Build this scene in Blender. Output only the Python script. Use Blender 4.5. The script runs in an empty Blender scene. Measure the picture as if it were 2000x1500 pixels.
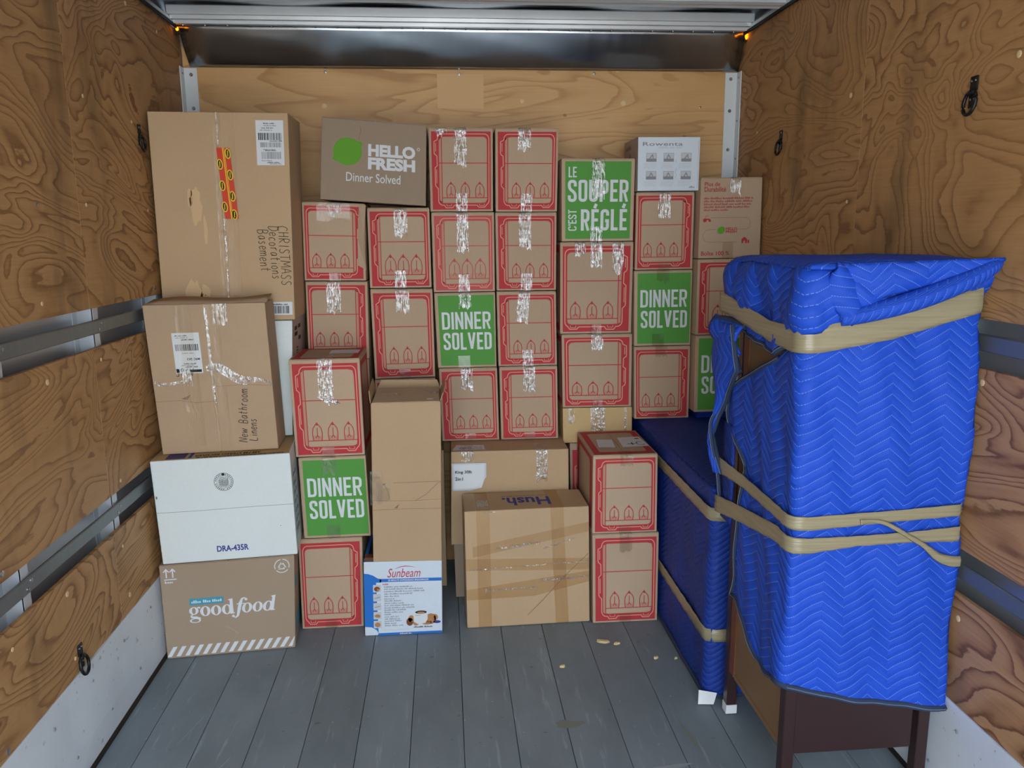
import bpy, bmesh, math, random
from mathutils import Vector, Matrix
random.seed(7)
SC = bpy.context.scene
COL = SC.collection

# ------------------------------------------------------------------ camera
CAM_H, F_PX = 1.5246, 1556.9
YAW, PITCH, ROLL = 0.0829, 0.1872, -0.0079
cy, sy, cp, sp = math.cos(YAW), math.sin(YAW), math.cos(PITCH), math.sin(PITCH)
fw = Vector((sy*cp, cy*cp, -sp)); rt0 = Vector((cy, -sy, 0)); up0 = rt0.cross(fw)
rt = math.cos(ROLL)*rt0 + math.sin(ROLL)*up0
up = -math.sin(ROLL)*rt0 + math.cos(ROLL)*up0
cam = bpy.data.cameras.new('camera'); cam.sensor_width = 36.0; cam.lens = F_PX/2000*36; cam.clip_start = 0.01
camo = bpy.data.objects.new('camera', cam); COL.objects.link(camo)
camo.matrix_world = Matrix(((rt.x, up.x, -fw.x, 0), (rt.y, up.y, -fw.y, 0), (rt.z, up.z, -fw.z, CAM_H), (0, 0, 0, 1)))
SC.camera = camo

# ------------------------------------------------------------------ world: bright overcast sky, exposure
w = bpy.data.worlds.new('overcast_sky'); SC.world = w; w.use_nodes = True
bg = w.node_tree.nodes['Background']; bg.inputs[0].default_value = (0.81, 0.915, 1.0, 1); bg.inputs[1].default_value = 1.0
SC.view_settings.view_transform = 'Standard'; SC.view_settings.look = 'None'
SC.view_settings.exposure = 2.80; SC.view_settings.gamma = 1.0; SC.view_settings.use_curve_mapping = False

sun = bpy.data.lights.new('sun', 'SUN'); sun.energy = 3.0; sun.angle = 0.02; sun.color = (1.0, 0.97, 0.93)      # high, off to the side: lights the yard behind, does not reach inside
suno = bpy.data.objects.new('sun', sun); COL.objects.link(suno); suno.rotation_euler = (math.radians(-12), math.radians(34), 0)

# ------------------------------------------------------------------ truck dimensions
XL, XR, YF, YR = -1.0588, 1.3012, 3.583, -1.00    # side walls, front wall, open rear
ZC = 2.36                                          # underside of the roof rails
# ------------------------------------------------------------------ colour + material helpers
def lin(c):
    return tuple(((v/255)/12.92 if v/255 <= 0.04045 else ((v/255+0.055)/1.055)**2.4) for v in c)
def rgba(c): return (*lin(c), 1)
MATS = {}
class N:
    """tiny node-graph builder"""
    def __init__(s, name):
        s.m = bpy.data.materials.new(name); s.m.use_nodes = True
        s.t = s.m.node_tree; s.b = s.t.nodes['Principled BSDF']; s.out = s.t.nodes['Material Output']
        MATS[name] = s.m
    def n(s, typ, ins=None, **kw):
        k = s.t.nodes.new(typ)
        for a, v in kw.items(): setattr(k, a, v)
        for i, v in (ins or {}).items():
            if isinstance(v, bpy.types.NodeSocket): s.t.links.new(v, k.inputs[i])
            else: k.inputs[i].default_value = v
        return k
    def l(s, a, b): s.t.links.new(a, b)
    def math(s, op, a, b=0.0, c=0.0):
        k = s.n('ShaderNodeMath', {0: a, 1: b, 2: c}, operation=op); return k.outputs[0]
    def ramp(s, fac, stops, interp='LINEAR'):
        k = s.n('ShaderNodeValToRGB', {0: fac}); r = k.color_ramp; r.interpolation = interp
        while len(r.elements) > 1: r.elements.remove(r.elements[-1])
        r.elements[0].position = stops[0][0]; r.elements[0].color = stops[0][1]
        for p, c in stops[1:]:
            e = r.elements.new(p); e.color = c
        return k.outputs[0]
    def mix(s, fac, a, b, blend='MIX'):
        k = s.n('ShaderNodeMix', data_type='RGBA', blend_type=blend)
        for i, v in ((0, fac), (6, a), (7, b)):
            if isinstance(v, bpy.types.NodeSocket): s.l(v, k.inputs[i])
            else: k.inputs[i].default_value = v
        return k.outputs[2]
    def noise(s, vec, scale, detail=2, rough=0.5, dist=0.0):
        k = s.n('ShaderNodeTexNoise', {'Scale': scale, 'Detail': detail, 'Roughness': rough, 'Distortion': dist})
        if vec is not None: s.l(vec, k.inputs['Vector'])
        return k.outputs[0]
    def vec(s, scale=(1, 1, 1), coord='Object', rnd=0.0):
        tc = s.n('ShaderNodeTexCoord'); v = tc.outputs[coord]
        if rnd:
            oi = s.n('ShaderNodeObjectInfo'); r = s.math('MULTIPLY', oi.outputs['Random'], rnd)
            cx = s.n('ShaderNodeCombineXYZ', {0: r, 1: r, 2: r})
            v = s.n('ShaderNodeVectorMath', {0: v, 1: cx.outputs[0]}, operation='ADD').outputs[0]
        return s.n('ShaderNodeMapping', {'Vector': v, 'Scale': scale}).outputs[0]
    def bump(s, h, strength=0.3, dist=0.01):
        k = s.n('ShaderNodeBump', {'Height': h, 'Strength': strength, 'Distance': dist}); s.l(k.outputs[0], s.b.inputs['Normal'])
    def set(s, color=None, rough=None, metal=None, spec=None):
        for key, v in (('Base Color', color), ('Roughness', rough), ('Metallic', metal), ('Specular IOR Level', spec)):
            if v is None: continue
            if isinstance(v, bpy.types.NodeSocket): s.l(v, s.b.inputs[key])
            else: s.b.inputs[key].default_value = v
        return s.m
def flat(name, c, rough=0.7, metal=0.0, spec=0.3):
    k = N(name); return k.set(rgba(c), rough, metal, spec)

def kraft(name, c, var=0.12, rough=0.75):
    k = N(name); v = k.vec((1, 1, 1), 'Object', 20)
    a = k.noise(v, 3.0, 3); fib = k.noise(k.vec((60, 60, 420), 'Object', 9), 1.0, 2)
    oi = k.n('ShaderNodeObjectInfo')
    val = k.math('ADD', k.math('MULTIPLY', k.math('SUBTRACT', a, 0.5), var*1.4), k.math('MULTIPLY', k.math('SUBTRACT', oi.outputs['Random'], 0.5), 0.10))
    val = k.math('ADD', k.math('ADD', val, k.math('MULTIPLY', k.math('SUBTRACT', fib, 0.5), 0.10)), 1.0)
    col = k.mix(1.0, rgba(c), k.n('ShaderNodeCombineColor', {0: val, 1: val, 2: val}).outputs[0], 'MULTIPLY')
    flute = k.n('ShaderNodeTexWave', {'Vector': k.vec((1, 1, 0)), 'Scale': 70.0, 'Distortion': 0.3}, bands_direction='X').outputs[1]
    k.bump(k.math('ADD', k.math('MULTIPLY', flute, 0.15), a), 0.12, 0.01)
    return k.set(col, rough, 0, 0.25)

def plywood(name, light, mid, dark, scale, bands, stain=0.5, rough=0.55):
    k = N(name); v = k.vec(scale, 'Object', 31)
    n = k.noise(v, 1.0, 2.5, 0.45, 0.9)
    warp = k.noise(k.vec((7, 9, 30), 'Object', 5), 1.0, 3, 0.6)
    n2 = k.math('ADD', n, k.math('MULTIPLY', warp, 0.022))
    f = k.math('FRACT', k.math('MULTIPLY', n2, bands))
    g = k.ramp(f, [(0.0, rgba(light)), (0.35, rgba(light)), (0.72, rgba(mid)), (0.88, rgba(dark)), (0.95, rgba(dark)), (1.0, rgba(light))])
    fine = k.noise(k.vec((6, 6, 160), 'Object', 3), 1.0, 3)
    fine2 = k.noise(k.vec((160, 6, 160), 'Object', 3), 1.0, 3)
    tone = k.noise(k.vec((1.2, 1.2, 1.6), 'Object', 17), 1.0, 2)
    plain = k.mix(k.math('MULTIPLY', k.ramp(tone, [(0.38, (0, 0, 0, 1)), (0.62, (1, 1, 1, 1))]), 0.45), g, rgba(mid))
    c = k.mix(0.16, plain, k.ramp(fine, [(0.3, rgba(dark)), (0.7, rgba(light))]))
    big = k.noise(k.vec((1.5, 1.5, 0.55), 'Object', 11), 2.6, 4, 0.62)
    st = k.ramp(big, [(0.54, (0, 0, 0, 1)), (0.72, (1, 1, 1, 1))])
    c = k.mix(k.math('MULTIPLY', st, stain), c, rgba((92, 70, 48)))
    knots = k.n('ShaderNodeTexVoronoi', {'Vector': k.vec((2.3, 2.3, 2.9), 'Object', 13), 'Scale': 1.6}).outputs['Distance']
    kn = k.ramp(knots, [(0.018, (1, 1, 1, 1)), (0.05, (0, 0, 0, 1))])
    c = k.mix(k.math('MULTIPLY', kn, 0.75), c, rgba((70, 48, 30)))
    k.bump(k.math('ADD', k.math('MULTIPLY', f, 0.4), fine), 0.10, 0.004)
    return k.set(c, rough, 0, 0.35)

def quilt(name, base, thread, spacing=0.0265, period=0.137, amp=0.046):
    k = N(name)
    uv = k.n('ShaderNodeUVMap').outputs[0]; s = k.n('ShaderNodeSeparateXYZ', {0: uv})
    wob = k.math('MULTIPLY', k.math('SUBTRACT', k.noise(uv, 7.0, 2), 0.5), 0.02)
    u, v = s.outputs[0], k.math('ADD', s.outputs[1], wob)
    p = k.math('FRACT', k.math('DIVIDE', u, period))
    # zigzag: long shallow rise, short steep fall
    tri = k.math('MINIMUM', k.math('DIVIDE', p, 0.6), k.math('DIVIDE', k.math('SUBTRACT', 1.0, p), 0.4))
    t = k.math('FRACT', k.math('DIVIDE', k.math('SUBTRACT', v, k.math('MULTIPLY', tri, amp)), spacing))
    d = k.math('ABSOLUTE', k.math('SUBTRACT', t, 0.5))                # 0.5 on the stitch line
    line = k.ramp(d, [(0.446, (0, 0, 0, 1)), (0.472, (1, 1, 1, 1))])
    dash = k.math('GREATER_THAN', k.math('FRACT', k.math('MULTIPLY', u, 230.0)), 0.30)
    lm = k.math('MULTIPLY', line, dash)
    wear = k.noise(uv, 9.0, 3)
    col = k.mix(k.math('MULTIPLY', wear, 0.35), rgba(base), rgba(tuple(min(255, int(x*0.72)) for x in base)))
    col = k.mix(k.math('MULTIPLY', lm, 0.55), col, rgba(thread))
    puff = k.math('SQRT', k.math('SUBTRACT', 0.5, d))
    wr = k.noise(k.n('ShaderNodeMapping', {'Vector': uv, 'Scale': (26, 14, 1)}).outputs[0], 1.0, 3, 0.6)
    k.bump(k.math('ADD', puff, k.math('MULTIPLY', wr, 1.0)), 0.5, 0.007)
    k.set(col, 0.62, 0, 0.25)
    return k.m

def clear_tape(name, tint, fac_lo, fac_hi, rough=0.16):
    """clear packing film: see-through with glossy, milky crinkles"""
    k = N(name); t = k.t
    v = k.vec((260, 260, 34), 'Object', 40); a = k.noise(v, 1.0, 3, 0.6); b = k.noise(k.vec((55, 55, 55), 'Object', 40), 1.0, 3, 0.65)
    h = k.math('ADD', a, k.math('MULTIPLY', b, 1.3))
    bmp = k.n('ShaderNodeBump', {'Height': h, 'Strength': 0.9, 'Distance': 0.004})
    gl = k.n('ShaderNodeBsdfGlossy', {'Color': (0.95, 0.97, 1, 1), 'Roughness': rough, 'Normal': bmp.outputs[0]})
    df = k.n('ShaderNodeBsdfDiffuse', {'Color': (0.9, 0.92, 0.95, 1)})
    tr = k.n('ShaderNodeBsdfTransparent', {'Color': rgba(tint)})
    m1 = k.n('ShaderNodeMixShader', {0: 0.16, 1: gl.outputs[0], 2: df.outputs[0]})
    fac = k.ramp(k.math('ADD', k.math('MULTIPLY', a, 0.6), k.math('MULTIPLY', b, 0.4)), [(0.43, (fac_lo,)*3+(1,)), (0.57, (fac_hi,)*3+(1,))])
    m2 = k.n('ShaderNodeMixShader', {0: fac, 1: tr.outputs[0], 2: m1.outputs[0]})
    k.l(m2.outputs[0], k.out.inputs[0]); t.nodes.remove(k.b)
    return k.m
def film(name, tint, fac, rough=0.25):
    k = N(name)
    b = k.noise(k.vec((70, 70, 45), 'Object', 40), 1.0, 3, 0.65)
    bmp = k.n('ShaderNodeBump', {'Height': b, 'Strength': 0.4, 'Distance': 0.004})
    gl = k.n('ShaderNodeBsdfGlossy', {'Color': (1, 1, 1, 1), 'Roughness': rough, 'Normal': bmp.outputs[0]})
    tr = k.n('ShaderNodeBsdfTransparent', {'Color': rgba(tint)})
    m = k.n('ShaderNodeMixShader', {0: fac, 1: tr.outputs[0], 2: gl.outputs[0]})
    k.l(m.outputs[0], k.out.inputs[0]); k.t.nodes.remove(k.b); return k.m
def metal(name, c, rough, noise_amt=0.12, streak=(4, 4, 90), met=1.0):
    k = N(name); a = k.noise(k.vec(streak, 'Object', 5), 1.0, 3)
    r = k.math('ADD', k.math('MULTIPLY', k.math('SUBTRACT', a, 0.5), noise_amt*2), rough)
    col = k.mix(k.math('MULTIPLY', k.noise(k.vec((9, 9, 9)), 1.0, 4), 0.5), rgba(c), rgba(tuple(int(x*0.78) for x in c)))
    return k.set(col, r, met, 0.5)
def wornpaint(name, c, dark, wear, streak, rough=0.5, planks=True):
    k = N(name)
    v1 = k.vec(streak, 'Object', 23); v0 = k.vec((1, 1, 1), 'Object', 0)
    a = k.noise(v1, 1.0, 4, 0.6); b = k.noise(v0, 5.0, 4, 0.6); s = k.noise(k.vec((55, 5, 55), 'Object', 3), 1.0, 3, 0.55)
    c1 = k.mix(k.ramp(a, [(0.3, (0, 0, 0, 1)), (0.7, (1, 1, 1, 1))]), rgba(c), rgba(dark))
    c1 = k.mix(k.math('MULTIPLY', k.ramp(s, [(0.62, (0, 0, 0, 1)), (0.72, (1, 1, 1, 1))]), 0.35), c1, rgba(tuple(min(255, x+42) for x in c)))
    spk = k.noise(v0, 74.0, 2); c1 = k.mix(k.math('MULTIPLY', k.ramp(spk, [(0.725, (0, 0, 0, 1)), (0.76, (1, 1, 1, 1))]), 0.7), c1, rgba((190, 190, 185)))
    c1 = k.mix(k.math('MULTIPLY', k.ramp(k.noise(v0, 31.0, 4), [(0.27, (1, 1, 1, 1)), (0.31, (0, 0, 0, 1))]), 0.4), c1, rgba((52, 52, 52)))
    c1 = k.mix(k.math('MULTIPLY', k.ramp(b, [(0.60, (0, 0, 0, 1)), (0.78, (1, 1, 1, 1))]), wear), c1, rgba((124, 112, 88)))
    oi = k.n('ShaderNodeObjectInfo'); val = k.math('ADD', k.math('MULTIPLY', oi.outputs['Random'], 0.16), 0.92)
    c1 = k.mix(1.0, c1, k.n('ShaderNodeCombineColor', {0: val, 1: val, 2: val}).outputs[0], 'MULTIPLY')
    k.bump(k.math('ADD', b, k.math('MULTIPLY', s, 0.4)), 0.10, 0.004)
    return k.set(c1, k.math('ADD', k.math('MULTIPLY', b, 0.25), rough-0.1), 0, 0.4)

kraft('kraft_meal', (182, 157, 132)); kraft('kraft_tan', (186, 157, 124)); kraft('kraft_pink', (180, 153, 125)); kraft('kraft_light', (196, 166, 120)); kraft('kraft_grey', (158, 138, 118))
kraft('white_carton', (214, 220, 220), 0.05, 0.5); kraft('white_gloss', (212, 221, 232), 0.03, 0.38); kraft('grey_carton', (178, 160, 148), 0.06)
flat('print_red', (182, 56, 62)); flat('print_red_faded', (192, 84, 84)); flat('print_green', (84, 150, 66)); flat('print_pink', (184, 138, 116)); flat('print_white', (214, 217, 222))
flat('print_kraft_line', (212, 158, 134)); flat('lemon_green', (96, 158, 44)); flat('print_teal', (66, 150, 172)); flat('ink_blue', (58, 66, 142)); flat('ink_purple', (72, 64, 120))
flat('ink_black', (36, 35, 36)); flat('ink_pen', (58, 48, 42)); flat('ink_grey', (140, 142, 148)); flat('ink_light', (196, 199, 206)); flat('paper', (214, 217, 221), 0.6); flat('box_blue', (40, 112, 196), 0.4)
flat('script_red', (186, 74, 92), 0.45); flat('bread', (178, 128, 84)); flat('bread_dark', (120, 70, 48)); flat('photo_grey', (192, 196, 200)); flat('tape_yellow', (232, 190, 40), 0.35); flat('tape_red', (205, 62, 36), 0.35)
flat('residue', (205, 172, 130), 0.6); flat('crease', (132, 104, 78)); flat('dark_gap', (40, 34, 30)); flat('print_red_text', (172, 62, 66))
clear_tape('clear_tape', (244, 242, 240), 0.03, 0.60); film('faint_tape', (240, 236, 230), 0.06); film('brown_film', (248, 239, 221), 0.07, 0.3); film('seam_tape', (252, 250, 246), 0.05)
clear_tape('stretch_film', (248, 247, 244), 0.01, 0.42, 0.12)
k = N('tan_tape'); st_ = k.noise(k.vec((5, 5, 150), 'Object', 5), 1.0, 4, 0.6); k.bump(st_, 0.6, 0.004); k.set(k.mix(st_, rgba((128, 117, 90)), rgba((164, 155, 128))), 0.24, 0, 0.6)
plywood('ply_side', (190, 147, 99), (173, 129, 82), (126, 86, 51), (1.3, 1.3, 2.7), 27, 0.6)
plywood('ply_red', (184, 141, 100), (165, 120, 82), (113, 75, 48), (1.2, 1.2, 3.6), 22, 0.5)
plywood('ply_front', (212, 170, 118), (202, 158, 106), (178, 132, 84), (0.6, 1.0, 3.6), 12, 0.08, 0.45)
wornpaint('floor_paint', (134, 146, 155), (116, 127, 136), 0.16, (5, 2.2, 5), 0.5)
k = N('kick_white'); a = k.noise(k.vec((3, 3, 3)), 1.0, 4); s = k.noise(k.vec((40, 40, 40)), 1.0, 3)
k.set(k.mix(k.math('MULTIPLY', k.ramp(s, [(0.66, (0, 0, 0, 1)), (0.72, (1, 1, 1, 1))]), 0.5), k.mix(k.ramp(a, [(0.3, (0, 0, 0, 1)), (0.7, (1, 1, 1, 1))]), rgba((230, 236, 243)), rgba((212, 220, 229))), rgba((120, 118, 116))), 0.42, 0, 0.45)
k.bump(k.noise(k.vec((6, 6, 6)), 1.0, 2), 0.25, 0.01)
metal('galvanised', (206, 211, 214), 0.30, 0.03, (4, 4, 9), 0.5); metal('post_steel', (206, 212, 220), 0.32, 0.1, (4, 4, 9), 0.25); metal('cove_metal', (176, 182, 188), 0.20, 0.06, (50, 1, 1), 0.95); metal('aluminium', (200, 206, 212), 0.32, 0.08, (3, 3, 9), 0.5); metal('rail_metal', (132, 138, 140), 0.45, 0.1, (4, 90, 4), 0.6)
flat('white_steel', (214, 220, 224), 0.35, 0.0, 0.5); flat('rivet_steel', (190, 194, 198), 0.25, 0.9); flat('wood_plug', (222, 196, 150), 0.6); flat('black_iron', (24, 24, 26), 0.42, 0.3, 0.5)
flat('rubber_black', (16, 16, 17), 0.6)
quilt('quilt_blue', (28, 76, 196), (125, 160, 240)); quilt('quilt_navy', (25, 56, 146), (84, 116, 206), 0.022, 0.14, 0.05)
flat('hem_denim', (46, 58, 84), 0.85); flat('hem_thread', (104, 118, 138), 0.8); flat('wood_dark', (50, 31, 32), 0.34, 0, 0.5); flat('wood_frame_edge', (164, 112, 78), 0.6); flat('wood_orange', (116, 70, 46), 0.45); flat('scuff', (150, 158, 164), 0.6); flat('scuff_tan', (126, 130, 122), 0.6)
k = N('fibreboard'); k.set(k.mix(k.noise(k.vec((3, 3, 3)), 1.0, 4), rgba((118, 92, 64)), rgba((136, 106, 75))), 0.5, 0, 0.35)
flat('ground_concrete', (176, 174, 168), 0.9); flat('tape_patch', (214, 174, 126), 0.5); flat('chip_wood', (206, 184, 138), 0.7)
k = N('amber_lens'); k.set(rgba((255, 140, 10)), 0.2, 0, 0.5); k.b.inputs['Emission Color'].default_value = rgba((255, 130, 10)); k.b.inputs['Emission Strength'].default_value = 0.6  # emission stands in for daylight glowing through the lens

# ------------------------------------------------------------------ geometry helpers
def mesh_obj(name, verts, faces, mat, parent=None, origin=(0, 0, 0), smooth=False, mats=None, midx=None, uvs=None):
    o3 = Vector(origin)
    me = bpy.data.meshes.new(name)
    me.from_pydata([tuple(Vector(v)-o3) for v in verts], [], faces)
    for m in (mats or [mat]): me.materials.append(MATS[m])
    if midx: me.polygons.foreach_set('material_index', midx)
    if uvs:
        ul = me.uv_layers.new(name='UVMap')
        for lp in me.loops: ul.data[lp.index].uv = uvs[lp.vertex_index]
    if smooth: me.polygons.foreach_set('use_smooth', [True]*len(me.polygons))
    me.update()
    o = bpy.data.objects.new(name, me); COL.objects.link(o); o.location = (0, 0, 0)
    if parent is not None: o.parent = parent
    if parent is None: o.location = origin
    return o
def bm_obj(name, bm, mat, parent=None, origin=(0, 0, 0), smooth=False):
    bmesh.ops.translate(bm, verts=bm.verts, vec=-Vector(origin))
    me = bpy.data.meshes.new(name); bm.to_mesh(me); bm.free(); me.materials.append(MATS[mat])
    if smooth: me.polygons.foreach_set('use_smooth', [True]*len(me.polygons))
    o = bpy.data.objects.new(name, me); COL.objects.link(o)
    if parent is not None: o.parent = parent
    else: o.location = origin
    return o
def empty(name, loc):
    o = bpy.data.objects.new(name, None); COL.objects.link(o); o.location = loc; o.empty_display_size = 0.05; return o
def tag(o, label=None, cat=None, group=None, kind=None):
    if label: o['label'] = label
    if cat: o['category'] = cat
    if group: o['group'] = group
    if kind: o['kind'] = kind
    return o
def hexa(bm, front, back, bev=0.0, seg=2):
    """solid from two quads (TL,TR,BR,BL)"""
    v = [bm.verts.new(p) for p in list(front)+list(back)]
    fs = [bm.faces.new([v[i] for i in q]) for q in ((0, 3, 2, 1), (4, 5, 6, 7), (0, 1, 5, 4), (3, 7, 6, 2), (0, 4, 7, 3), (1, 2, 6, 5))]
    bmesh.ops.recalc_face_normals(bm, faces=fs)
    if bev: bmesh.ops.bevel(bm, geom=list({e for f in fs for e in f.edges}), offset=bev, segments=seg, affect='EDGES', profile=0.6)
def box_bm(x0, x1, y0, y1, z0, z1, bev=0.0, bm=None, seg=1):
    bm = bm or bmesh.new()
    hexa(bm, [(x0, y0, z1), (x1, y0, z1), (x1, y0, z0), (x0, y0, z0)], [(x0, y1, z1), (x1, y1, z1), (x1, y1, z0), (x0, y1, z0)], bev, seg)
    return bm
def bx(name, mat, parent, x0, x1, y0, y1, z0, z1, bev=0.0, origin=(0, 0, 0)):
    return bm_obj(name, box_bm(x0, x1, y0, y1, z0, z1, bev), mat, parent, origin)
def tube_mesh(path, rad, sides=8, closed=False):
    """verts/faces of a tube; rad number or list"""
    n = len(path); P = [Vector(p) for p in path]; V = []; Fc = []
    ref = Vector((0.13, 0.27, 0.95))
    for i in range(n):
        t = (P[(i+1) % n]-P[i-1]) if closed else (P[min(i+1, n-1)]-P[max(i-1, 0)])
        t.normalize(); a = t.cross(ref); a = a.normalized() if a.length > 1e-4 else t.cross(Vector((1, 0, 0))).normalized(); b = t.cross(a)
        r = rad[i] if isinstance(rad, (list, tuple)) else rad
        for k_ in range(sides):
            q = 2*math.pi*k_/sides; V.append(P[i]+a*math.cos(q)*r+b*math.sin(q)*r)
    m = n if closed else n-1
    for i in range(m):
        for k_ in range(sides):
            j = (i+1) % n; k2 = (k_+1) % sides
            Fc.append((i*sides+k_, i*sides+k2, j*sides+k2, j*sides+k_))
    if not closed:
        Fc.append(tuple(range(sides-1, -1, -1))); Fc.append(tuple((n-1)*sides+q for q in range(sides)))
    return V, Fc
def tube(name, path, rad, mat, parent=None, origin=(0, 0, 0), sides=8, closed=False):
    V, Fc = tube_mesh(path, rad, sides, closed); return mesh_obj(name, V, Fc, mat, parent, origin, True)
def disc(name, c, nrm, r, t, mat, parent, origin=(0, 0, 0), sides=10):
    c = Vector(c); n_ = Vector(nrm).normalized(); a = n_.orthogonal().normalized(); b = n_.cross(a)
    V = []; 
    for rr, hh in ((r, 0), (r, t*0.55), (r*0.6, t)):
        V += [c+n_*hh+a*rr*math.cos(2*math.pi*i/sides)+b*rr*math.sin(2*math.pi*i/sides) for i in range(sides)]
    Fc = [tuple(2*sides+i for i in range(sides))]
    for L in (0, 1): Fc += [(L*sides+i, L*sides+(i+1) % sides, (L+1)*sides+(i+1) % sides, (L+1)*sides+i) for i in range(sides)]
    return mesh_obj(name, V, Fc, mat, parent, origin)
def interp(tab, x):
    if x <= tab[0][0]: return tab[0][1]
    for (a, b), (c, d) in zip(tab, tab[1:]):
        if x <= c: return b+(d-b)*(x-a)/(c-a)
    return tab[-1][1]
def smooth_path(pts, n=6):
    P = [Vector(p) for p in pts]; out = []
    for i in range(len(P)-1):
        p0, p1, p2, p3 = P[max(i-1, 0)], P[i], P[i+1], P[min(i+2, len(P)-1)]
        for k_ in range(n):
            t = k_/n; out.append(0.5*((2*p1)+(p2-p0)*t+(2*p0-5*p1+4*p2-p3)*t*t+(3*p1-p0-3*p2+p3)*t**3))
    out.append(P[-1]); return out

# ------------------------------------------------------------------ flat print: polygons in metres on a face
_txt = {}
def text_mesh(body, bold=0.0, shear=0.0, spacing=1.0):
    key = (body, bold, shear, spacing)
    if key not in _txt:
        c = bpy.data.curves.new('lettering', 'FONT'); c.body = body; c.dimensions = '2D'; c.fill_mode = 'BOTH'; c.resolution_u = 3
        c.offset = bold; c.shear = shear; c.space_character = spacing
        o = bpy.data.objects.new('lettering', c); COL.objects.link(o)
        e = o.evaluated_get(bpy.context.evaluated_depsgraph_get()); m = e.to_mesh()
        V = [(v.co.x, v.co.y) for v in m.vertices]; Fc = [tuple(p.vertices) for p in m.polygons]
        e.to_mesh_clear(); bpy.data.objects.remove(o); bpy.data.curves.remove(c)
        x0 = min(v[0] for v in V); x1 = max(v[0] for v in V); y0 = min(v[1] for v in V); y1 = max(v[1] for v in V)
        _txt[key] = ([((a-x0)/(x1-x0), (b-y0)/(y1-y0)) for a, b in V], Fc, (x1-x0)/(y1-y0))
    return _txt[key]
class Art:
    """flat print laid on a face of w x h metres; a to the right, b upwards"""
    def __init__(s, w, h): s.w, s.h, s.V, s.F, s.M, s.mats, s.G = w, h, [], [], [], [], []
    def _m(s, m):
        if m not in s.mats: s.mats.append(m)
        return s.mats.index(m)
    def raw(s, V, Fc, m, L):
        o = len(s.V); s.V += [(a, b, L) for a, b in V]; i = s._m(m)
        f0 = len(s.F)
        for f in Fc: s.F.append(tuple(o+q for q in f)); s.M.append(i)
        s.G.append((o, len(s.V), f0, len(s.F)))
    def poly(s, pts, m, L=1): s.raw(pts, [tuple(range(len(pts)))], m, L)
    def rect(s, x0, y0, x1, y1, m, L=1): s.poly([(x0, y0), (x1, y0), (x1, y1), (x0, y1)], m, L)
    def stroke(s, pts, wd, m, L=2, closed=False):
        n = len(pts); V = []; Fc = []
        for i in range(n):
            p = Vector(pts[i]); 
            q0 = Vector(pts[i-1]) if (closed or i > 0) else None; q1 = Vector(pts[(i+1) % n]) if (closed or i < n-1) else None
            d0 = (p-q0).normalized() if q0 is not None and (p-q0).length > 1e-9 else None
            d1 = (q1-p).normalized() if q1 is not None and (q1-p).length > 1e-9 else None
            if d0 is None: d0 = d1
            if d1 is None: d1 = d0
            n0 = Vector((-d0.y, d0.x)); n1 = Vector((-d1.y, d1.x)); nn = (n0+n1)
            nn = nn.normalized() if nn.length > 1e-6 else n0
            k_ = min(1/max(nn.dot(n0), 0.4), 2.0); wi = wd[i] if isinstance(wd, (list, tuple)) else wd
            V += [tuple(p+nn*wi*0.5*k_), tuple(p-nn*wi*0.5*k_)]
        for i in range(n if closed else n-1):
            j = (i+1) % n; Fc.append((2*i, 2*i+1, 2*j+1, 2*j))
        s.raw(V, Fc, m, L)
    def ell(s, cx, cy_, rx, ry, m, L=1, n=24, rot=0):
        c_, s_ = math.cos(rot), math.sin(rot)
        s.poly([(cx+rx*math.cos(t)*c_-ry*math.sin(t)*s_, cy_+rx*math.cos(t)*s_+ry*math.sin(t)*c_) for t in [2*math.pi*i/n for i in range(n)]], m, L)
    def ring(s, cx, cy_, rx, ry, ix, iy, m, L=2, n=28, shear=0.0, tilt=0.0):
        V = []; 
        for i in range(n):
            t = 2*math.pi*i/n
            for a_, b_, tt in ((rx, ry, 0), (ix, iy, tilt)):
                x, y = a_*math.cos(t), b_*math.sin(t)
                x, y = x*math.cos(tt)-y*math.sin(tt), x*math.sin(tt)+y*math.cos(tt)
                V.append((cx+x+y*shear, cy_+y))
        s.raw(V, [(2*i, 2*i+1, 2*((i+1) % n)+1, 2*((i+1) % n)) for i in range(n)], m, L)
    def text(s, body, x0, y0, x1, y1, m, L=2, bold=0.0, shear=0.0, rot=0, keep=False, spacing=1.0):
        """fit lettering into the rectangle; rot 0/90/180/270"""
        V, Fc, asp = text_mesh(body, bold, shear, spacing)
        W, H = x1-x0, y1-y0
        def T(a, b):
            if rot == 90: a, b = 1-b, a
            elif rot == 180: a, b = 1-a, 1-b
            elif rot == 270: a, b = b, 1-a
            return (x0+a*W, y0+b*H)
        s.raw([T(a, b) for a, b in V], Fc, m, L)
    def tiny(s, x0, y, x1, h_, m, L=2, seed=0):
        """a line of illegibly small print: word-length dashes"""
        r = random.Random(seed); x = x0
        while x < x1:
            l_ = min(r.uniform(2.0, 6.5)*h_, x1-x)
            if l_ < h_: break
            q = x
            while q < x+l_:
                cw = h_*0.42; hh = h_*r.choice((0.62, 0.62, 0.9, 1.0)); s.rect(q, y, min(q+cw, x+l_), y+hh, m, L); q += h_*0.62
            x += l_+h_*0.6
    def barcode(s, x0, y0, x1, y1, m='ink_black', L=3, seed=1):
        r = random.Random(seed); x = x0; u = (x1-x0)/70
        while x < x1:
            b_ = r.choice((1, 1, 2, 3))*u; s.rect(x, y0, min(x+b_, x1), y1, m, L); x += b_+r.choice((1, 1, 2))*u
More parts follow.
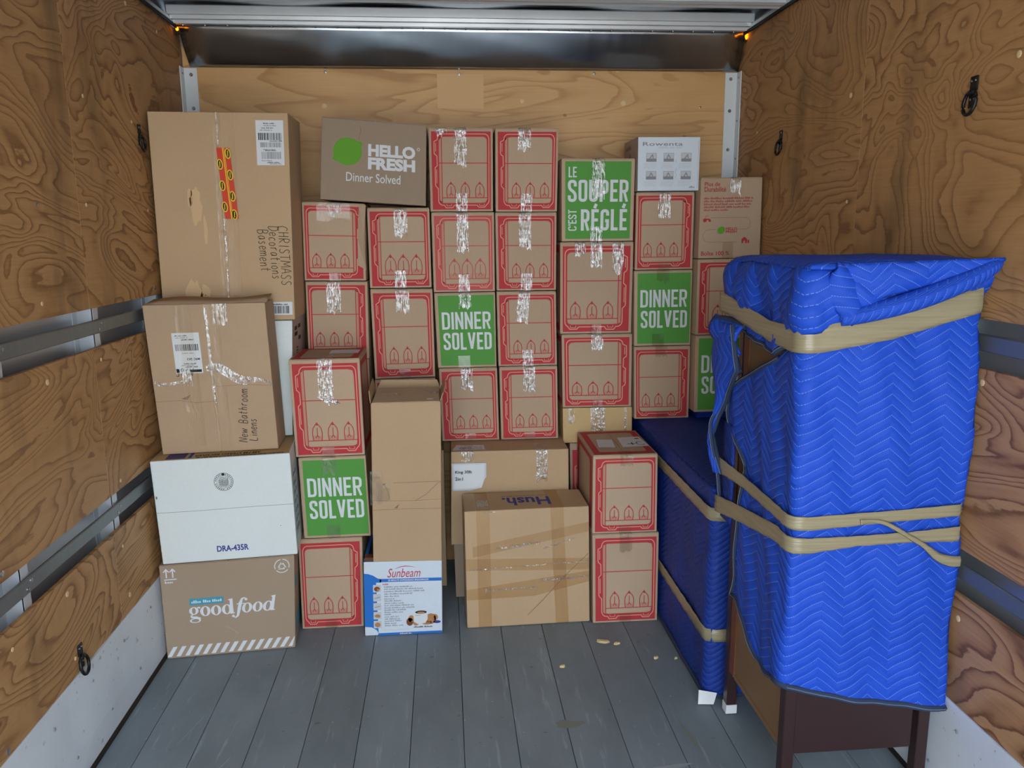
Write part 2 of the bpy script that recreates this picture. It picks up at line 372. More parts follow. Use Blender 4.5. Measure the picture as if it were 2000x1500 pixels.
    def build(s, name, corners, parent, origin, out=None, base=0.0004, step=0.0003, label=None):
        """corners TL,TR,BR,BL of the face as read"""
        TL, TR, BR, BL = [Vector(c) for c in corners]
        nrm = (TR-TL).cross(TL-BL).normalized()
        if out is not None and nrm.dot(Vector(out)) < 0: nrm = -nrm
        V = []
        for a, b, L in s.V:
            u, v = a/s.w, b/s.h
            V.append((BL*(1-u)+BR*u)*(1-v)+(TL*(1-u)+TR*u)*v+nrm*(base+step*L))
        # marks that stand well apart from each other become prints of their own
        bb = []
        for o0, o1, f0, f1 in s.G:
            q = V[o0:o1]; bb.append([[min(p[i] for p in q) for i in range(3)], [max(p[i] for p in q) for i in range(3)]])
        n = len(bb); root = list(range(n))
        def find(i):
            while root[i] != i: root[i] = root[root[i]]; i = root[i]
            return i
        size = [max(h-l for l, h in zip(*b_)) for b_ in bb]
        for i in range(n):
            for j in range(i):
                if find(i) == find(j): continue
                g = math.sqrt(sum(max(0, bb[i][0][k_]-bb[j][1][k_], bb[j][0][k_]-bb[i][1][k_])**2 for k_ in range(3)))
                if g <= max(0.019, 0.48*max(size[i], size[j])): root[find(i)] = find(j)
        o = None
        for r_ in sorted({find(i) for i in range(n)}):
            VV, FF, MM, use = [], [], [], []
            for i in range(n):
                if find(i) != r_: continue
                o0, o1, f0, f1 = s.G[i]; d_ = len(VV)-o0; VV += V[o0:o1]
                for f in range(f0, f1):
                    if s.M[f] not in use: use.append(s.M[f])
                    FF.append(tuple(q+d_ for q in s.F[f])); MM.append(use.index(s.M[f]))
            o = mesh_obj(name, VV, FF, None, parent, origin, mats=[s.mats[q] for q in use], midx=MM)
        if label: o['label'] = label
        return o

# ================================================================== THE TRUCK BODY
ground = bx('ground', 'ground_concrete', None, -30, 30, -40, 12, -1.05, -0.95); tag(ground, kind='structure')
# ---- floor
floor = bx('floor', 'dark_gap', None, XL-0.02, XR+0.02, YR, YF+0.05, -0.06, -0.024); tag(floor, kind='structure')
pitch = 0.1622; x = -0.2986-5*pitch+0.001
edges = [XL-0.01]
while x < XR-0.03:
    if x > XL+0.03: edges.append(x)
    x += pitch
edges.append(XR+0.01)
for a, b in zip(edges, edges[1:]):
    bx('floor_plank', 'floor_paint', floor, a+0.0009, b-0.0009, YR, YF+0.02, -0.0235, random.uniform(-0.0008, 0.0), 0.0012)
# scuffs worn through the paint
for i, (px_, py_, l_, w_, a_) in enumerate([(0.28, 2.02, 0.16, 0.012, 0.1), (0.42, 1.93, 0.22, 0.01, 0.05), (0.36, 2.25, 0.10, 0.05, 0.0), (-0.7, 2.1, 0.25, 0.006, 1.2), (-0.82, 2.35, 0.2, 0.005, 1.3), (0.72, 2.15, 0.2, 0.012, 1.7), (0.62, 2.02, 0.14, 0.02, 0.1)]):
    A = Art(1, 1); c_, s_ = math.cos(a_), math.sin(a_); r = random.Random(i); pts = []
    for t in range(14):
        q = 2*math.pi*t/14; rr = r.uniform(0.6, 1.1); xx, yy = l_/2*math.cos(q)*rr, w_/2*math.sin(q)*rr; pts.append((px_+xx*c_-yy*s_, py_+xx*s_+yy*c_))
    A.poly(pts, 'scuff' if i not in (2, 5) else 'scuff_tan', 0)
    A.build('paint_scuff', [(0, 1, 0), (1, 1, 0), (1, 0, 0), (0, 0, 0)], floor, (0, 0, 0), (0, 0, 1), base=0.0005)

# ---- side walls: outer skin, posts, rails, plywood panels, kick plate
Z_BANDS = [('upper', 1.3108, 2.345), ('mid', 0.7206, 1.1905), ('low', 0.3085, 0.5996)]
SEAMS = [YR, 0.04, 1.26, 2.48, YF-0.004]
def side_wall(name, X, sgn):
    """sgn = direction from the wall into the truck (+1 for the left wall)"""
    sk = bx(name, 'aluminium', None, min(X-sgn*0.066, X-sgn*0.064), max(X-sgn*0.066, X-sgn*0.064), YR, YF+0.05, -0.05, 2.48)
    tag(sk, kind='structure')
    def xx(d0, d1): return min(X-sgn*d0, X-sgn*d1), max(X-sgn*d0, X-sgn*d1)
    y = -0.86
    while y < YF:
        bm = bmesh.new(); a, b = xx(0.0645, 0.015); box_bm(a, b, y, y+0.004, 0, 2.36, 0, bm)       # web facing the rear
        a, b = xx(0.018, 0.014); box_bm(a, b, y, y+0.036, 0, 2.36, 0, bm)                          # cap flange
        a, b = xx(0.0645, 0.061); box_bm(a, b, y-0.03, y, 0, 2.36, 0, bm)                          # foot flange
        bm_obj('wall_post', bm, 'post_steel', sk); y += 0.565
    for zc in (1.252, 0.660):                                                                       # lashing rail in each open gap
        bm = bmesh.new(); a, b = xx(0.0138, 0.004); box_bm(a, b, YR, YF, zc-0.021, zc+0.021, 0.003, bm)
        rail = bm_obj('lashing_rail', bm, 'rail_metal', sk)
        y = -0.86+0.018
        while y < YF:
            for dz in (-0.008, 0.008): disc('rivet', (X-sgn*0.004, y+dz*1.2, zc+dz), (sgn, 0, 0), 0.0055, 0.003, 'rivet_steel', rail, sides=8)
            y += 0.565
    for bname, z0, z1 in Z_BANDS:
        for a, b in zip(SEAMS, SEAMS[1:]):
            x0, x1 = xx(0.0135, 0.0)
            pan = bx('plywood_panel', 'ply_red' if (sgn < 0 and bname != 'upper') else 'ply_side', sk, x0, x1, a+0.0005, b-0.0005, z0, z1, 0.0008)
            r = random.Random(int((X+5)*100+a*31+z0*17))
            rows = [z0+0.035, z1-0.05] + ([(z0+z1)/2+0.1, (z0+z1)/2-0.22] if bname == 'upper' else [])
            for zr in rows:
                for yr in (a+0.05, (a+b)/2-0.05, b-0.30):
                    if r.random() < 0.72:
                        disc('screw', (X, yr+r.uniform(-0.03, 0.06), zr+r.uniform(-0.02, 0.02)), (sgn, 0, 0), r.choice((0.006, 0.0085)), 0.0018, r.choice(('wood_plug', 'rivet_steel', 'wood_plug')), pan, sides=8)
    # kick plate, bowed slightly at its upper edge
    V = []; Fc = []; ny = 40
    prof = [(0.0, 0.0), (0.004, 0.10), (0.002, 0.20), (0.0015, 0.3075), (-0.012, 0.3075), (-0.012, 0.0)]
    for i in range(ny+1):
        yy = YR+(YF-0.01-YR)*i/ny
        for d, z in prof:
            wob = 0.0035*math.sin(yy*9.0)+0.002*math.sin(yy*23) if 0.05 < z < 0.32 else 0
            V.append((X+sgn*(d+max(0, wob if d > 0 else 0)), yy, z))
    for i in range(ny):
        for j in range(6): Fc.append((i*6+j, i*6+(j+1) % 6, (i+1)*6+(j+1) % 6, (i+1)*6+j))
    kp = mesh_obj('kick_plate', V, Fc, 'kick_white', sk)
    for i in range(14):
        for z in (0.245, 0.09): disc('rivet', (X+sgn*0.005, 0.35+i*0.235+(0.1 if z < 0.2 else 0), z), (sgn, 0, 0), 0.005, 0.0025, 'ink_grey', kp, sides=8)
    # seal strip at the floor
    a, b = xx(0.0, -0.012); bx('floor_seal', 'dark_gap', sk, a, b, YR, YF-0.02, 0.0005, 0.008)
    # top rail
    a, b = xx(0.03, -0.022); bx('top_rail', 'galvanised', sk, a, b, YR, YF-0.10, 2.347, 2.362, 0.002)
    a, b = xx(-0.016, -0.022); bx('rail_lip', 'rubber_black', sk, a, b, YR, YF-0.10, 2.335, 2.347)
    return sk
wl = side_wall('wall_left', XL, 1); wr = side_wall('wall_right', XR, -1)
# ---- front wall
wf = bx('wall_front', 'aluminium', None, XL-0.06, XR+0.06, YF+0.02, YF+0.05, -0.05, 2.48); tag(wf, kind='structure')
for z0, z1 in ((0.0, 1.115), (1.118, 2.30)):
    bx('plywood_panel', 'ply_front', wf, XL+0.001, XR-0.001, YF, YF+0.015, z0, z1, 0.0012)
for x_, z_, r_, m_ in ((-0.488, 2.058, 0.0105, 'wood_plug'), (-0.478, 2.195, 0.006, 'rivet_steel'), (0.083, 2.19, 0.0065, 'rivet_steel'), (0.352, 2.082, 0.009, 'wood_plug'), (0.793, 2.075, 0.011, 'wood_plug'), (0.664, 2.198, 0.006, 'rivet_steel'), (1.142, 2.213, 0.006, 'rivet_steel'), (1.137, 2.06, 0.005, 'rivet_steel'), (0.985, 1.87, 0.006, 'rivet_steel'), (0.765, 2.212, 0.009, 'wood_plug')):
    disc('screw', (x_, YF, z_), (0, -1, 0), r_, 0.002, m_, wf, sides=12)
A = Art(1, 1); A.rect(-0.012, 2.05, 0.185, 2.19, 'tape_patch', 1); A.build('tape_patch', [(0, YF, 1), (1, YF, 1), (1, YF, 0), (0, YF, 0)], wf, (0, 0, 0), (0, -1, 0))  # clear tape patch, drawn as a flat lighter colour
def corner_post(X, sgn):
    bm = bmesh.new()
    box_bm(min(X, X+sgn*0.058), max(X, X+sgn*0.058), YF-0.005, YF-0.001, 0.0, 2.205, 0.001, bm)
    box_bm(min(X+sgn*0.001, X+sgn*0.006), max(X+sgn*0.001, X+sgn*0.006), YF-0.05, YF-0.004, 0.0, 2.205, 0.001, bm)
    p = bm_obj('corner_post', bm, 'white_steel', wf)
    for z in (2.178, 2.045, 1.88, 1.72, 1.5): disc('rivet', (X+sgn*0.034, YF-0.005, z), (0, -1, 0), 0.0075, 0.005, 'rivet_steel', p)
    for z in (2.18, 2.0, 1.84): disc('rivet', (X+sgn*0.006, YF-0.028, z), (sgn, 0, 0), 0.004, 0.003, 'ink_grey', p, sides=8)
corner_post(XL, 1); corner_post(XR, -1)
# ---- curved sheet-metal cove between front wall and roof
V = []; Fc = []; nz = 10; nx = 24
for i in range(nx+1):
    for j in range(nz+1):
        t = j/nz; bul = 0.010*math.sin(math.pi*t)
        xl_, xr_ = XL+0.034-0.012*t, XR-0.012-0.010*t+0.008
        V.append((xl_+(xr_-xl_)*i/nx, YF-0.012-0.088*t-bul*0.4+0.0012*math.sin(i*1.3+j), 2.2066+0.146*t-bul*0.5))
for i in range(nx):
    for j in range(nz): Fc.append((i*(nz+1)+j, (i+1)*(nz+1)+j, (i+1)*(nz+1)+j+1, i*(nz+1)+j+1))
cove = mesh_obj('trim_1', V, Fc, 'cove_metal', smooth=True); tag(cove, kind='structure')
cove.modifiers.new('thickness', 'SOLIDIFY').thickness = 0.002
for i in range(27): disc('rivet', (XL+0.045+i*0.0865, YF-0.1045, 2.3475), (0, -0.6, -0.8), 0.0035, 0.003, 'rivet_steel', cove, sides=8)
# ---- roof: sheet, front header, hat-section bows
V = []; Fc = []; nx, ny = 60, 60
for i in range(nx+1):
    for j in range(ny+1):
        xx_, yy_ = XL-0.06+(XR-XL+0.12)*i/nx, YR+(YF+0.05-YR)*j/ny
        V.append((xx_, yy_, 2.402+0.0075*math.sin(xx_*9+0.6)*math.sin(yy_*11)))
for i in range(nx):
    for j in range(ny): Fc.append((i*(ny+1)+j, (i+1)*(ny+1)+j, (i+1)*(ny+1)+j+1, i*(ny+1)+j+1))
ceil = mesh_obj('ceiling', V, Fc, 'cove_metal', smooth=True); tag(ceil, kind='structure')
ceil.modifiers.new('thickness', 'SOLIDIFY').thickness = 0.003
def extrude_x(name, prof, mat, parent, x0, x1, smooth=False):
    n = len(prof); V = [(x_, y_, z_) for x_ in (x0, x1) for y_, z_ in prof]
    Fc = [(i, (i+1) % n, n+(i+1) % n, n+i) for i in range(n)]+[tuple(range(n-1, -1, -1)), tuple(range(n, 2*n))]
    return mesh_obj(name, V, Fc, mat, parent, smooth=smooth)
y0 = YF-0.103
extrude_x('roof_header', [(y0, 2.349), (y0-0.040, 2.345), (y0-0.044, 2.357), (y0-0.080, 2.353), (y0-0.084, 2.366), (y0-0.112, 2.362), (y0-0.116, 2.392), (y0-0.112, 2.396), (y0, 2.362)], 'post_steel', ceil, XL+0.02, XR-0.02)
yb = 3.135
while yb > YR+0.1:
    b0, b1 = yb-0.085, yb
    extrude_x('roof_bow', [(b1+0.03, 2.398), (b1, 2.394), (b1-0.004, 2.352), (b1-0.020, 2.346), (b1-0.030, 2.352), (b1-0.055, 2.352), (b1-0.065, 2.346), (b0+0.004, 2.352), (b0, 2.394), (b0-0.03, 2.398), (b0-0.03, 2.4005), (b1+0.03, 2.4005)], 'post_steel', ceil, XL+0.015, XR-0.015)
    yb -= 0.565

# ---- marker lamps in the two upper front corners
for X, sg, lb in ((XL+0.020, 1, 'small amber marker lamp beside the upper left corner of the metal cove'), (XR-0.006, -1, 'small amber marker lamp glowing at the upper right corner of the metal cove')):
    yl, zl = YF-0.098, 2.335
    e_ = empty('marker_lamp', (X, yl, zl)); tag(e_, lb, 'lamp')
    bm = bmesh.new(); bmesh.ops.create_uvsphere(bm, u_segments=12, v_segments=8, radius=1.0)
    bmesh.ops.scale(bm, vec=(0.006, 0.008, 0.015 if sg < 0 else 0.008), verts=bm.verts); bm_obj('lens', bm, 'amber_lens', e_, smooth=True)
    bx('bracket', 'rubber_black', e_, -0.007 if sg < 0 else -0.012, 0.010, 0.004, 0.012, -0.02, 0.018)
# ---- D-ring lashing points
def tie_down(X, sgn, y, z, label):
    e_ = empty('tie_down_ring', (X, y, z)); tag(e_, label, 'ring', 'lashing rings on the side walls')
    K_ = 0.62
    def W(d, a, b): return (sgn*d*K_, a*K_, b*K_)
    bm = bmesh.new(); 
    box_bm(*sorted((0.0, sgn*0.003)), -0.015, 0.015, 0.008, 0.042, 0.002, bm)
    box_bm(*sorted((0.0, sgn*0.003)), -0.016, 0.016, -0.032, 0.000, 0.002, bm)
    pl = bm_obj('plate', bm, 'black_iron', e_)
    V, Fc = tube_mesh([W(0.010, -0.020, 0.004), W(0.013, 0, 0.007), W(0.010, 0.020, 0.004)], 0.0055, 8); mesh_obj('bridge', V, Fc, 'black_iron', e_, smooth=True)
    for a in (-0.012, 0.012):
        for b in (0.05, -0.02): disc('bolt', W(0.005, a, b), (sgn, 0, 0), 0.003, 0.002, 'rivet_steel', pl, sides=8)
    n = 24; V, Fc = tube_mesh([W(0.010+0.012*(0.5-0.5*math.cos(2*math.pi*i/n)), 0.037*math.sin(2*math.pi*i/n), -0.034+0.045*math.cos(2*math.pi*i/n)) for i in range(n)], 0.0046, 8, True)
    mesh_obj('ring', V, Fc, 'black_iron', e_, smooth=True)
tie_down(XR, -1, 1.945, 1.850, 'black iron lashing ring high on the right wall, nearest above the tall blanket')
tie_down(XR, -1, 3.086, 1.862, 'black iron lashing ring on the right wall beside the white corner post')
tie_down(XL, 1, 2.184, 0.345, 'black iron lashing ring low on the left wall above the white kick plate')
tie_down(XL, 1, 3.02, 1.868, 'black iron lashing ring on the left wall peeking out beside the tall brown box')

# ================================================================== CARTONS
# key: (front plane y, slant dy/dx, front face corners TL TR BR BL as (x, z)), metres
BOX = {
 'A1':(2.800,0.09,(-1.043,0.364), (-0.574,0.368), (-0.590,0.001), (-1.043,0.001)),
 'A2':(2.800,0.08,(-1.041,0.750), (-0.567,0.756), (-0.561,0.371), (-1.029,0.367)),
 'A3':(2.865,0.03,(-1.045,1.288), (-0.632,1.291), (-0.617,0.760), (-1.021,0.753)),
 'A4':(3.060,0.00,(-1.039,1.959), (-0.549,1.956), (-0.566,1.210), (-1.044,1.210)),
 'A5':(3.060,0.00,(-1.040,1.207), (-0.576,1.207), (-0.600,0.761), (-1.040,0.752)),
 'B1':(2.960,0.00,(-0.585,0.372), (-0.341,0.374), (-0.349,0.001), (-0.588,0.001)),
 'B2':(2.960,0.00,(-0.566,0.697), (-0.314,0.699), (-0.307,0.377), (-0.561,0.376)),
 'B3':(2.960,0.00,(-0.580,1.072), (-0.321,1.073), (-0.316,0.702), (-0.574,0.700)),
 'B4':(3.270,0.00,(-0.556,1.340), (-0.310,1.337), (-0.315,1.024), (-0.559,1.025)),
 'B5':(3.270,0.00,(-0.553,1.652), (-0.308,1.643), (-0.315,1.341), (-0.558,1.344)),
 'B6':(3.260,0.00,(-0.457,1.972), (-0.056,1.942), (-0.067,1.633), (-0.479,1.661)),
 'C1':(2.880,0.00,(-0.331,0.304), (-0.035,0.298), (-0.040,0.001), (-0.337,0.001)),
 'C2':(2.870,0.00,(-0.278,0.919), (-0.024,0.920), (-0.035,0.301), (-0.293,0.307)),
 'C3':(3.300,0.00,(-0.303,1.628), (-0.054,1.627), (-0.053,1.308), (-0.303,1.308)),
 'C4':(3.300,0.00,(-0.303,1.304), (-0.050,1.303), (-0.048,0.936), (-0.297,0.932)),
 'C5':(3.300,0.00,(-0.299,0.929), (-0.047,0.931), (-0.047,0.622), (-0.297,0.621)),
 'C6':(3.295,0.00,(-0.297,0.618), (-0.020,0.618), (-0.020,0.001), (-0.297,0.001)),
 'D1':(3.300,0.00,(-0.050,1.937), (0.206,1.937), (0.203,1.612), (-0.050,1.612)),
 'D2':(3.300,0.00,(-0.047,1.609), (0.207,1.609), (0.207,1.289), (-0.045,1.288)),
 'D3':(3.300,0.00,(-0.044,1.284), (0.207,1.286), (0.210,0.973), (-0.035,0.973)),
 'D4':(3.300,0.00,(-0.032,0.970), (0.212,0.970), (0.218,0.656), (-0.025,0.657)),
 'E1':(3.300,0.00,(0.215,1.936), (0.470,1.936), (0.464,1.609), (0.213,1.610)),
 'E2':(3.300,0.00,(0.211,1.607), (0.463,1.606), (0.461,1.290), (0.214,1.291)),
 'E3':(3.300,0.00,(0.213,1.287), (0.461,1.286), (0.466,0.975), (0.218,0.974)),
 'E4':(3.300,0.00,(0.221,0.971), (0.467,0.972), (0.472,0.655), (0.226,0.656)),
 'K':(3.140,0.00,(0.010,0.653), (0.492,0.651), (0.496,0.248), (0.002,0.254)),
 'KU':(3.180,0.00,(0.013,0.250), (0.477,0.245), (0.479,0.001), (0.018,0.001)),
 'F':(2.906,0.02,(0.054,0.482), (0.538,0.483), (0.546,0.001), (0.057,0.001)),
 'G1':(3.280,0.00,(0.479,1.817), (0.780,1.817), (0.777,1.489), (0.481,1.489)),
 'G2':(3.280,0.00,(0.475,1.486), (0.780,1.486), (0.777,1.108), (0.476,1.109)),
 'G3':(3.280,0.00,(0.482,1.106), (0.782,1.105), (0.784,0.792), (0.488,0.794)),
 'G4':(3.280,0.00,(0.488,0.791), (0.788,0.789), (0.790,0.637), (0.491,0.638)),
 'J1':(3.280,0.00,(0.519,0.635), (0.790,0.634), (0.796,0.001), (0.530,0.001)),
 'G5':(2.893,0.00,(0.548,0.690), (0.799,0.690), (0.803,0.375), (0.548,0.376)),
 'G6':(2.893,0.00,(0.549,0.373), (0.812,0.372), (0.814,0.001), (0.555,0.001)),
 'H1':(3.250,0.00,(0.783,1.897), (1.037,1.898), (1.036,1.688), (0.784,1.687)),
 'H2':(3.270,0.00,(0.785,1.683), (1.027,1.685), (1.028,1.372), (0.785,1.370)),
 'H3':(3.270,0.00,(0.783,1.367), (1.029,1.369), (1.030,1.053), (0.788,1.053)),
 'H4':(3.270,0.00,(0.788,1.050), (1.031,1.050), (1.033,0.738), (0.796,0.738)),
 'I1':(3.220,0.00,(1.036,1.737), (1.290,1.739), (1.294,1.418), (1.034,1.416)),
 'I2':(3.220,0.00,(1.034,1.413), (1.290,1.415), (1.295,1.102), (1.035,1.102)),
 'I3':(3.220,0.00,(1.036,1.099), (1.293,1.099), (1.296,0.773), (1.040,0.773)),
}
class Carton: pass
def carton(key, name, label, mat, depth, group=None, flaps='top', bev=0.0035, cat='box'):
    Y, s, *q = BOX[key]; xc = sum(p[0] for p in q)/4
    P = [Vector((x_, Y+s*(x_-xc), z_)) for x_, z_ in q]           # TL TR BR BL
    n = Vector((-s, 1, 0)).normalized()                            # into the stack
    t = 0.0028 if flaps == 'top' else 0.0
    body_f = [P[0]-Vector((0, 0, t)), P[1]-Vector((0, 0, t)), P[2], P[3]]
    if flaps == 'front': body_f = [p+n*0.003 for p in P]
    B_ = [p+n*depth for p in P]; bb = [p+n*depth for p in ([P[0]-Vector((0, 0, t)), P[1]-Vector((0, 0, t)), P[2], P[3]])]
    org = (P[2]+P[3])/2+n*depth/2
    c = Carton(); c.key = key; c.P = P; c.B = B_; c.n = n; c.org = org; c.depth = depth
    c.w = ((P[1]-P[0]).length+(P[2]-P[3]).length)/2; c.h = ((P[0]-P[3]).length+(P[1]-P[2]).length)/2
    c.root = empty(name, org); tag(c.root, label, cat, group)
    bm = bmesh.new(); hexa(bm, body_f, bb, bev); bm_obj('body', bm, mat, c.root, org)
    mid = 0.5+random.uniform(-0.01, 0.01)
    if flaps == 'top':
        up_ = Vector((0, 0, t))
        for u0, u1 in ((0.004, mid-0.0035), (mid+0.0035, 0.996)):
            f0, f1 = P[0].lerp(P[1], u0), P[0].lerp(P[1], u1); k0, k1 = B_[0].lerp(B_[1], u0), B_[0].lerp(B_[1], u1); i_ = n*0.002
            bm = bmesh.new(); hexa(bm, [f0+i_, f1+i_, f1+i_-up_, f0+i_-up_], [k0-i_, k1-i_, k1-i_-up_, k0-i_-up_], 0.0008, 1)
            bm_obj('flap', bm, mat, c.root, org)
    elif flaps == 'front':
        g = 0.0035/c.w*1.2; mid = 0.5
        for u0, u1 in ((0.0, mid-g), (mid+g, 1.0)):
            a, b, d, e_ = P[0].lerp(P[1], u0), P[0].lerp(P[1], u1), P[3].lerp(P[2], u1), P[3].lerp(P[2], u0)
            bm = bmesh.new(); hexa(bm, [a, b, d, e_], [a+n*0.004, b+n*0.004, d+n*0.004, e_+n*0.004], 0.0012, 1); bm_obj('flap', bm, mat, c.root, org)
    return c
def face(c, which):
    P, B_ = c.P, c.B
    return {'front': (P[0], P[1], P[2], P[3]), 'top': (B_[0], B_[1], P[1], P[0]), 'top_flip': (P[1], P[0], B_[0], B_[1]),
            'right': (P[1], B_[1], B_[2], P[2]), 'left': (B_[0], P[0], P[3], B_[3])}[which]
def put(c, art, which='front', name='print', label=None, base=0.0004):
    out = {'front': -c.n, 'top': Vector((0, 0, 1)), 'top_flip': Vector((0, 0, 1)), 'right': Vector((1, 0, 0)), 'left': Vector((-1, 0, 0))}[which]
    return art.build(name, face(c, which), c.root, c.org, out, base=base, label=label)
def strip(c, u, wid, v0, v1, mat='clear_tape', top=0.0, jag=1, lean=0.0, name='tape', seed=None, base=0.0022, which='front'):
    """a strip of tape running down the front from v0 to v1 (measured from the top), folded over the top by `top` metres"""
    r = random.Random(seed if seed is not None else int(u*1000)+sum(map(ord, c.key)))
    TL, TR, BR, BL = face(c, which)
    out = {'front': -c.n, 'right': Vector((1, 0, 0))}[which]
    def at(a, v, o=0.0): 
        return TL.lerp(TR, a).lerp(BL.lerp(BR, a), v)+out*(base+o)
    nu, nv = 6, max(4, int((v1-v0)*c.h/0.012)); V = []; Fc = []; du = wid/c.w
    ends = [r.uniform(-1, 0.6)*0.016*jag for _ in range(nu+1)]
    for j in range(nv+1):
        for i in range(nu+1):
            a = u+du*(i/nu-0.5)+lean*(j/nv)*du; v = v0+(v1-v0)*j/nv
            if j == nv: v += ends[i]/c.h
            o = r.uniform(0, 0.0012)+(0.0006 if i in (0, nu) else 0)
            V.append(at(a, v, o if j else 0.0002))
    for j in range(nv):
        for i in range(nu): Fc.append((j*(nu+1)+i, (j+1)*(nu+1)+i, (j+1)*(nu+1)+i+1, j*(nu+1)+i+1))
    if top:
        o0 = len(V)
        for i in range(nu+1):
            a = u+du*(i/nu-0.5); p = TL.lerp(TR, a); V += [p+Vector((0, 0, 0.0012)), p+c.n*top+Vector((0, 0, 0.0012))]
        for i in range(nu): Fc.append((o0+2*i, o0+2*i+2, o0+2*i+3, o0+2*i+1)); Fc.append((i, i+1, o0+2*i+2, o0+2*i))
    return mesh_obj(name, V, Fc, mat, c.root, c.org, smooth=True)

# ------------------------------------------------------------------ meal-kit print designs
def rrect_radius(t, hw, hh, r):
    """distance from the centre to a rounded rectangle along angle t"""
    c_, s_ = math.cos(t), math.sin(t); lo, hi = 0.0, 2*(hw+hh)
    for _ in range(40):
        m = (lo+hi)/2; x_, y_ = abs(c_*m), abs(s_*m); qx, qy = x_-(hw-r), y_-(hh-r)
        d = math.hypot(max(qx, 0), max(qy, 0))+min(max(qx, qy), 0)-r
        if d < 0: lo = m
        else: hi = m
    return lo
def red_frame(A, x0, y0, x1, y1, ix0, iy0, ix1, iy1, r, m='print_red', L=1):
    cx, cy_ = (ix0+ix1)/2, (iy0+iy1)/2; hw, hh = (ix1-ix0)/2, (iy1-iy0)/2
    ang = sorted([2*math.pi*i/64+0.011 for i in range(64)]+[math.atan2(y-cy_, x-cx) % (2*math.pi) for x in (x0, x1) for y in (y0, y1)])
    V = []
    for t in ang:
        ri = rrect_radius(t, hw, hh, r); c_, s_ = math.cos(t), math.sin(t)
        ro = min(((x1-cx)/c_ if c_ > 1e-9 else (x0-cx)/c_ if c_ < -1e-9 else 9), ((y1-cy_)/s_ if s_ > 1e-9 else (y0-cy_)/s_ if s_ < -1e-9 else 9))
        V += [(cx+c_*ri, cy_+s_*ri), (cx+c_*ro, cy_+s_*ro)]
    n = len(ang); A.raw(V, [(2*i, 2*i+1, 2*((i+1) % n)+1, 2*((i+1) % n)) for i in range(n)], m, L)
def arc(cx, cy_, rx, ry, a0, a1, n=5): return [(cx+rx*math.cos(math.radians(a0+(a1-a0)*i/n)), cy_+ry*math.sin(math.radians(a0+(a1-a0)*i/n))) for i in range(n+1)]
